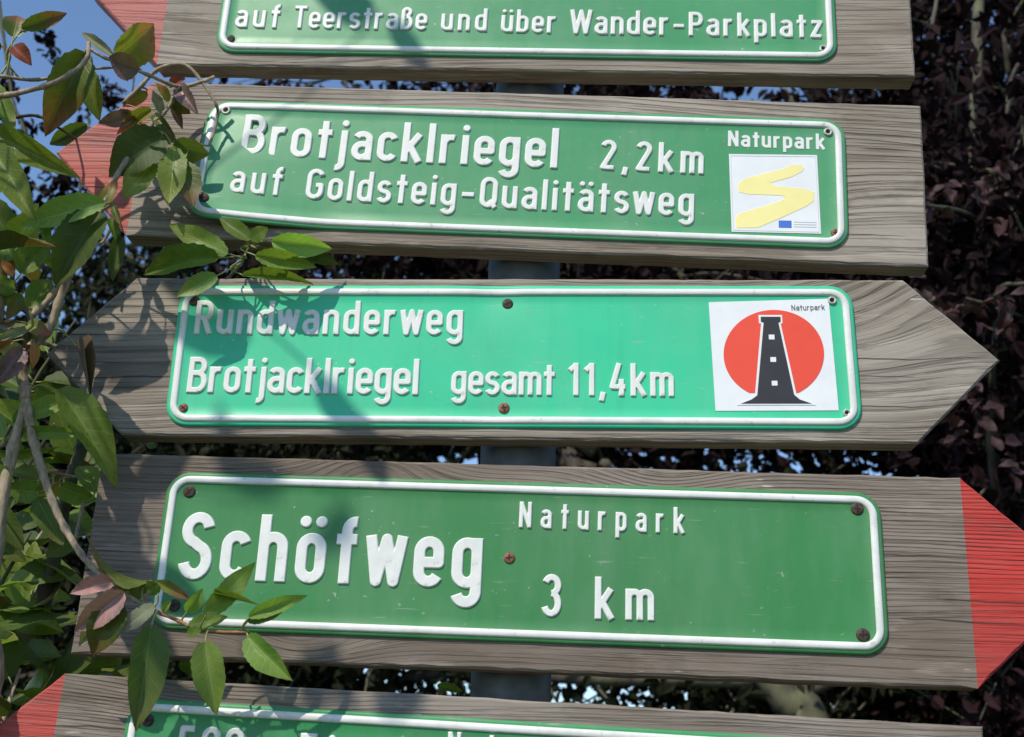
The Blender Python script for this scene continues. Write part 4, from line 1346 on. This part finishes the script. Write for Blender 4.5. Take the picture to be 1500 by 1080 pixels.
# a thin mossy stem and sunlit sprays of single purple leaves right of the boards
o0 = Vector(purple.location)
for pts, ra, rb in ((pth((1440, 520, 2.0), (1432, 330, 1.95), (1428, 200, 1.9), (1432, 40, 1.9), (1440, -120, 2.0)), .020, .014),
                    (pth((1428, 210, 1.9), (1400, 150, 1.7), (1365, 70, 1.6), (1372, 0, 1.6), (1380, -60, 1.7)), .006, .004),
                    (pth((1428, 260, 1.9), (1470, 200, 1.7), (1480, 120, 1.7), (1500, 80, 1.7)), .006, .004),
                    (pth((1445, 330, 1.9), (1410, 310, 1.3), (1350, 300, 1.1)), .005, .003),
                    (pth((1440, 520, 2.0), (1400, 480, 1.2), (1340, 425, 1.0)), .005, .003),
                    (pth((1440, 520, 2.0), (1460, 430, 1.3), (1500, 415, 1.1)), .005, .003)):
    v, f = tube([p - o0 for p in catmull(pts, 5)], ra, rb, 8, .1, 4)
    link('branch', mesh('branch', v, f, True), MOSSY, purple)
PL = leaf_mat('purple_leaf', (0.046, 0.018, 0.018), (0.066, 0.028, 0.028), 0.8, 0.15, (0.04, 0.02, 0.02), 0.6)
pm = [leaf_mesh(PL, fo, cu, wa, 40 + i, 9) for i, (fo, cu, wa) in enumerate([(0.3, 0.2, 0.1), (0.5, 0.4, 0.15), (0.2, -0.1, 0.12)])]
rp = random.Random(21)
spots = []
for (x0_, y0_, x1_, y1_, sp, n_) in ((1345, 310, 1500, 235, 24, 44), (1345, 350, 1370, 300, 14, 6), (1320, 415, 1400, 480, 16, 26), (1400, 480, 1500, 440, 22, 22),
                                     (1400, 560, 1460, 600, 20, 14), (1380, 640, 1440, 620, 16, 10), (1450, 330, 1500, 320, 20, 8), (1470, 650, 1500, 720, 20, 10)):
    for k in range(n_):
        t = rp.random()
        spots.append((x0_ + (x1_ - x0_) * t + rp.gauss(0, sp * .5), y0_ + (y1_ - y0_) * t + rp.gauss(0, sp * .6), rp.uniform(.95, 1.35)))
for (px, py, Y) in spots:
    B = at(px, py, Y)
    ax = Vector((rp.gauss(0, 1), rp.gauss(0, .5), rp.gauss(-.3, .7))).normalized()
    nv = Vector((rp.gauss(0, .6), -.5 + rp.gauss(0, .5), .8))
    nv = (nv - ax * nv.dot(ax)).normalized()
    sd = nv.cross(ax)
    ln = rp.uniform(.022, .038)
    o = link('leaf', pm[rp.randrange(3)], None, purple)
    mt = Matrix.Identity(4)
    for i in range(3):
        mt[i][0], mt[i][1], mt[i][2], mt[i][3] = ax[i] * ln, sd[i] * ln * .6, nv[i] * ln * .8, B[i] - o0[i]
    o.matrix_local = mt
# dark knobbly twigs of the same tree against the sky at the upper left
for pts, ra in ((pth((-10, -40, .9), (2, 30, .9), (10, 90, .9), (20, 150, .9), (40, 200, .9)), .0042), (pth((60, 330, 1.6), (110, 300, 1.5), (120, 250, 1.5), (130, 190, 1.5), (125, 120, 1.5)), .004),
                (pth((150, 120, 1.2), (175, 128, 1.2), (186, 140, 1.2)), .0015), (pth((193, 75, .6), (196, 110, .6), (194, 135, .6)), .0022), (pth((200, 70, .5), (215, 85, .5), (226, 98, .5)), .0018),
                (pth((30, 260, 1.5), (60, 280, 1.5), (110, 300, 1.5)), .004), (pth((0, 320, 1.5), (40, 345, 1.5), (110, 300, 1.5)), .004)):
    v, f = tube([p - o0 for p in catmull(pts, 5)], ra, ra * .6, 6, .35, 4)
    link('branch', mesh('branch', v, f, True), MOSSY, purple)
cs = []
for (px, py, Y, n_, sp) in ((70, 58, 1.5, 7, 10), (78, 78, 1.5, 5, 6), (148, 130, 1.5, 8, 12), (150, 150, 1.5, 6, 14), (85, 260, 1.5, 16, 22), (60, 300, 1.5, 14, 22), (105, 285, 1.5, 14, 16), (40, 270, 1.5, 6, 14),
                            (165, 145, 1.5, 5, 8), (30, 330, 1.5, 8, 16), (40, 190, 1.2, 6, 8), (10, 130, .95, 4, 8), (18, 170, .95, 4, 8), (112, 160, 1.5, 5, 12), (120, 250, 1.5, 6, 14)):
    for k in range(n_):
        cs.append(tuple(at(px + rp.gauss(0, sp * .6), py + rp.gauss(0, sp * .6), Y)))
c = scatter_leaves('foliage', cs, 3, .008, .026, PURPLE, purple, 33)
c['kind'] = 'stuff'
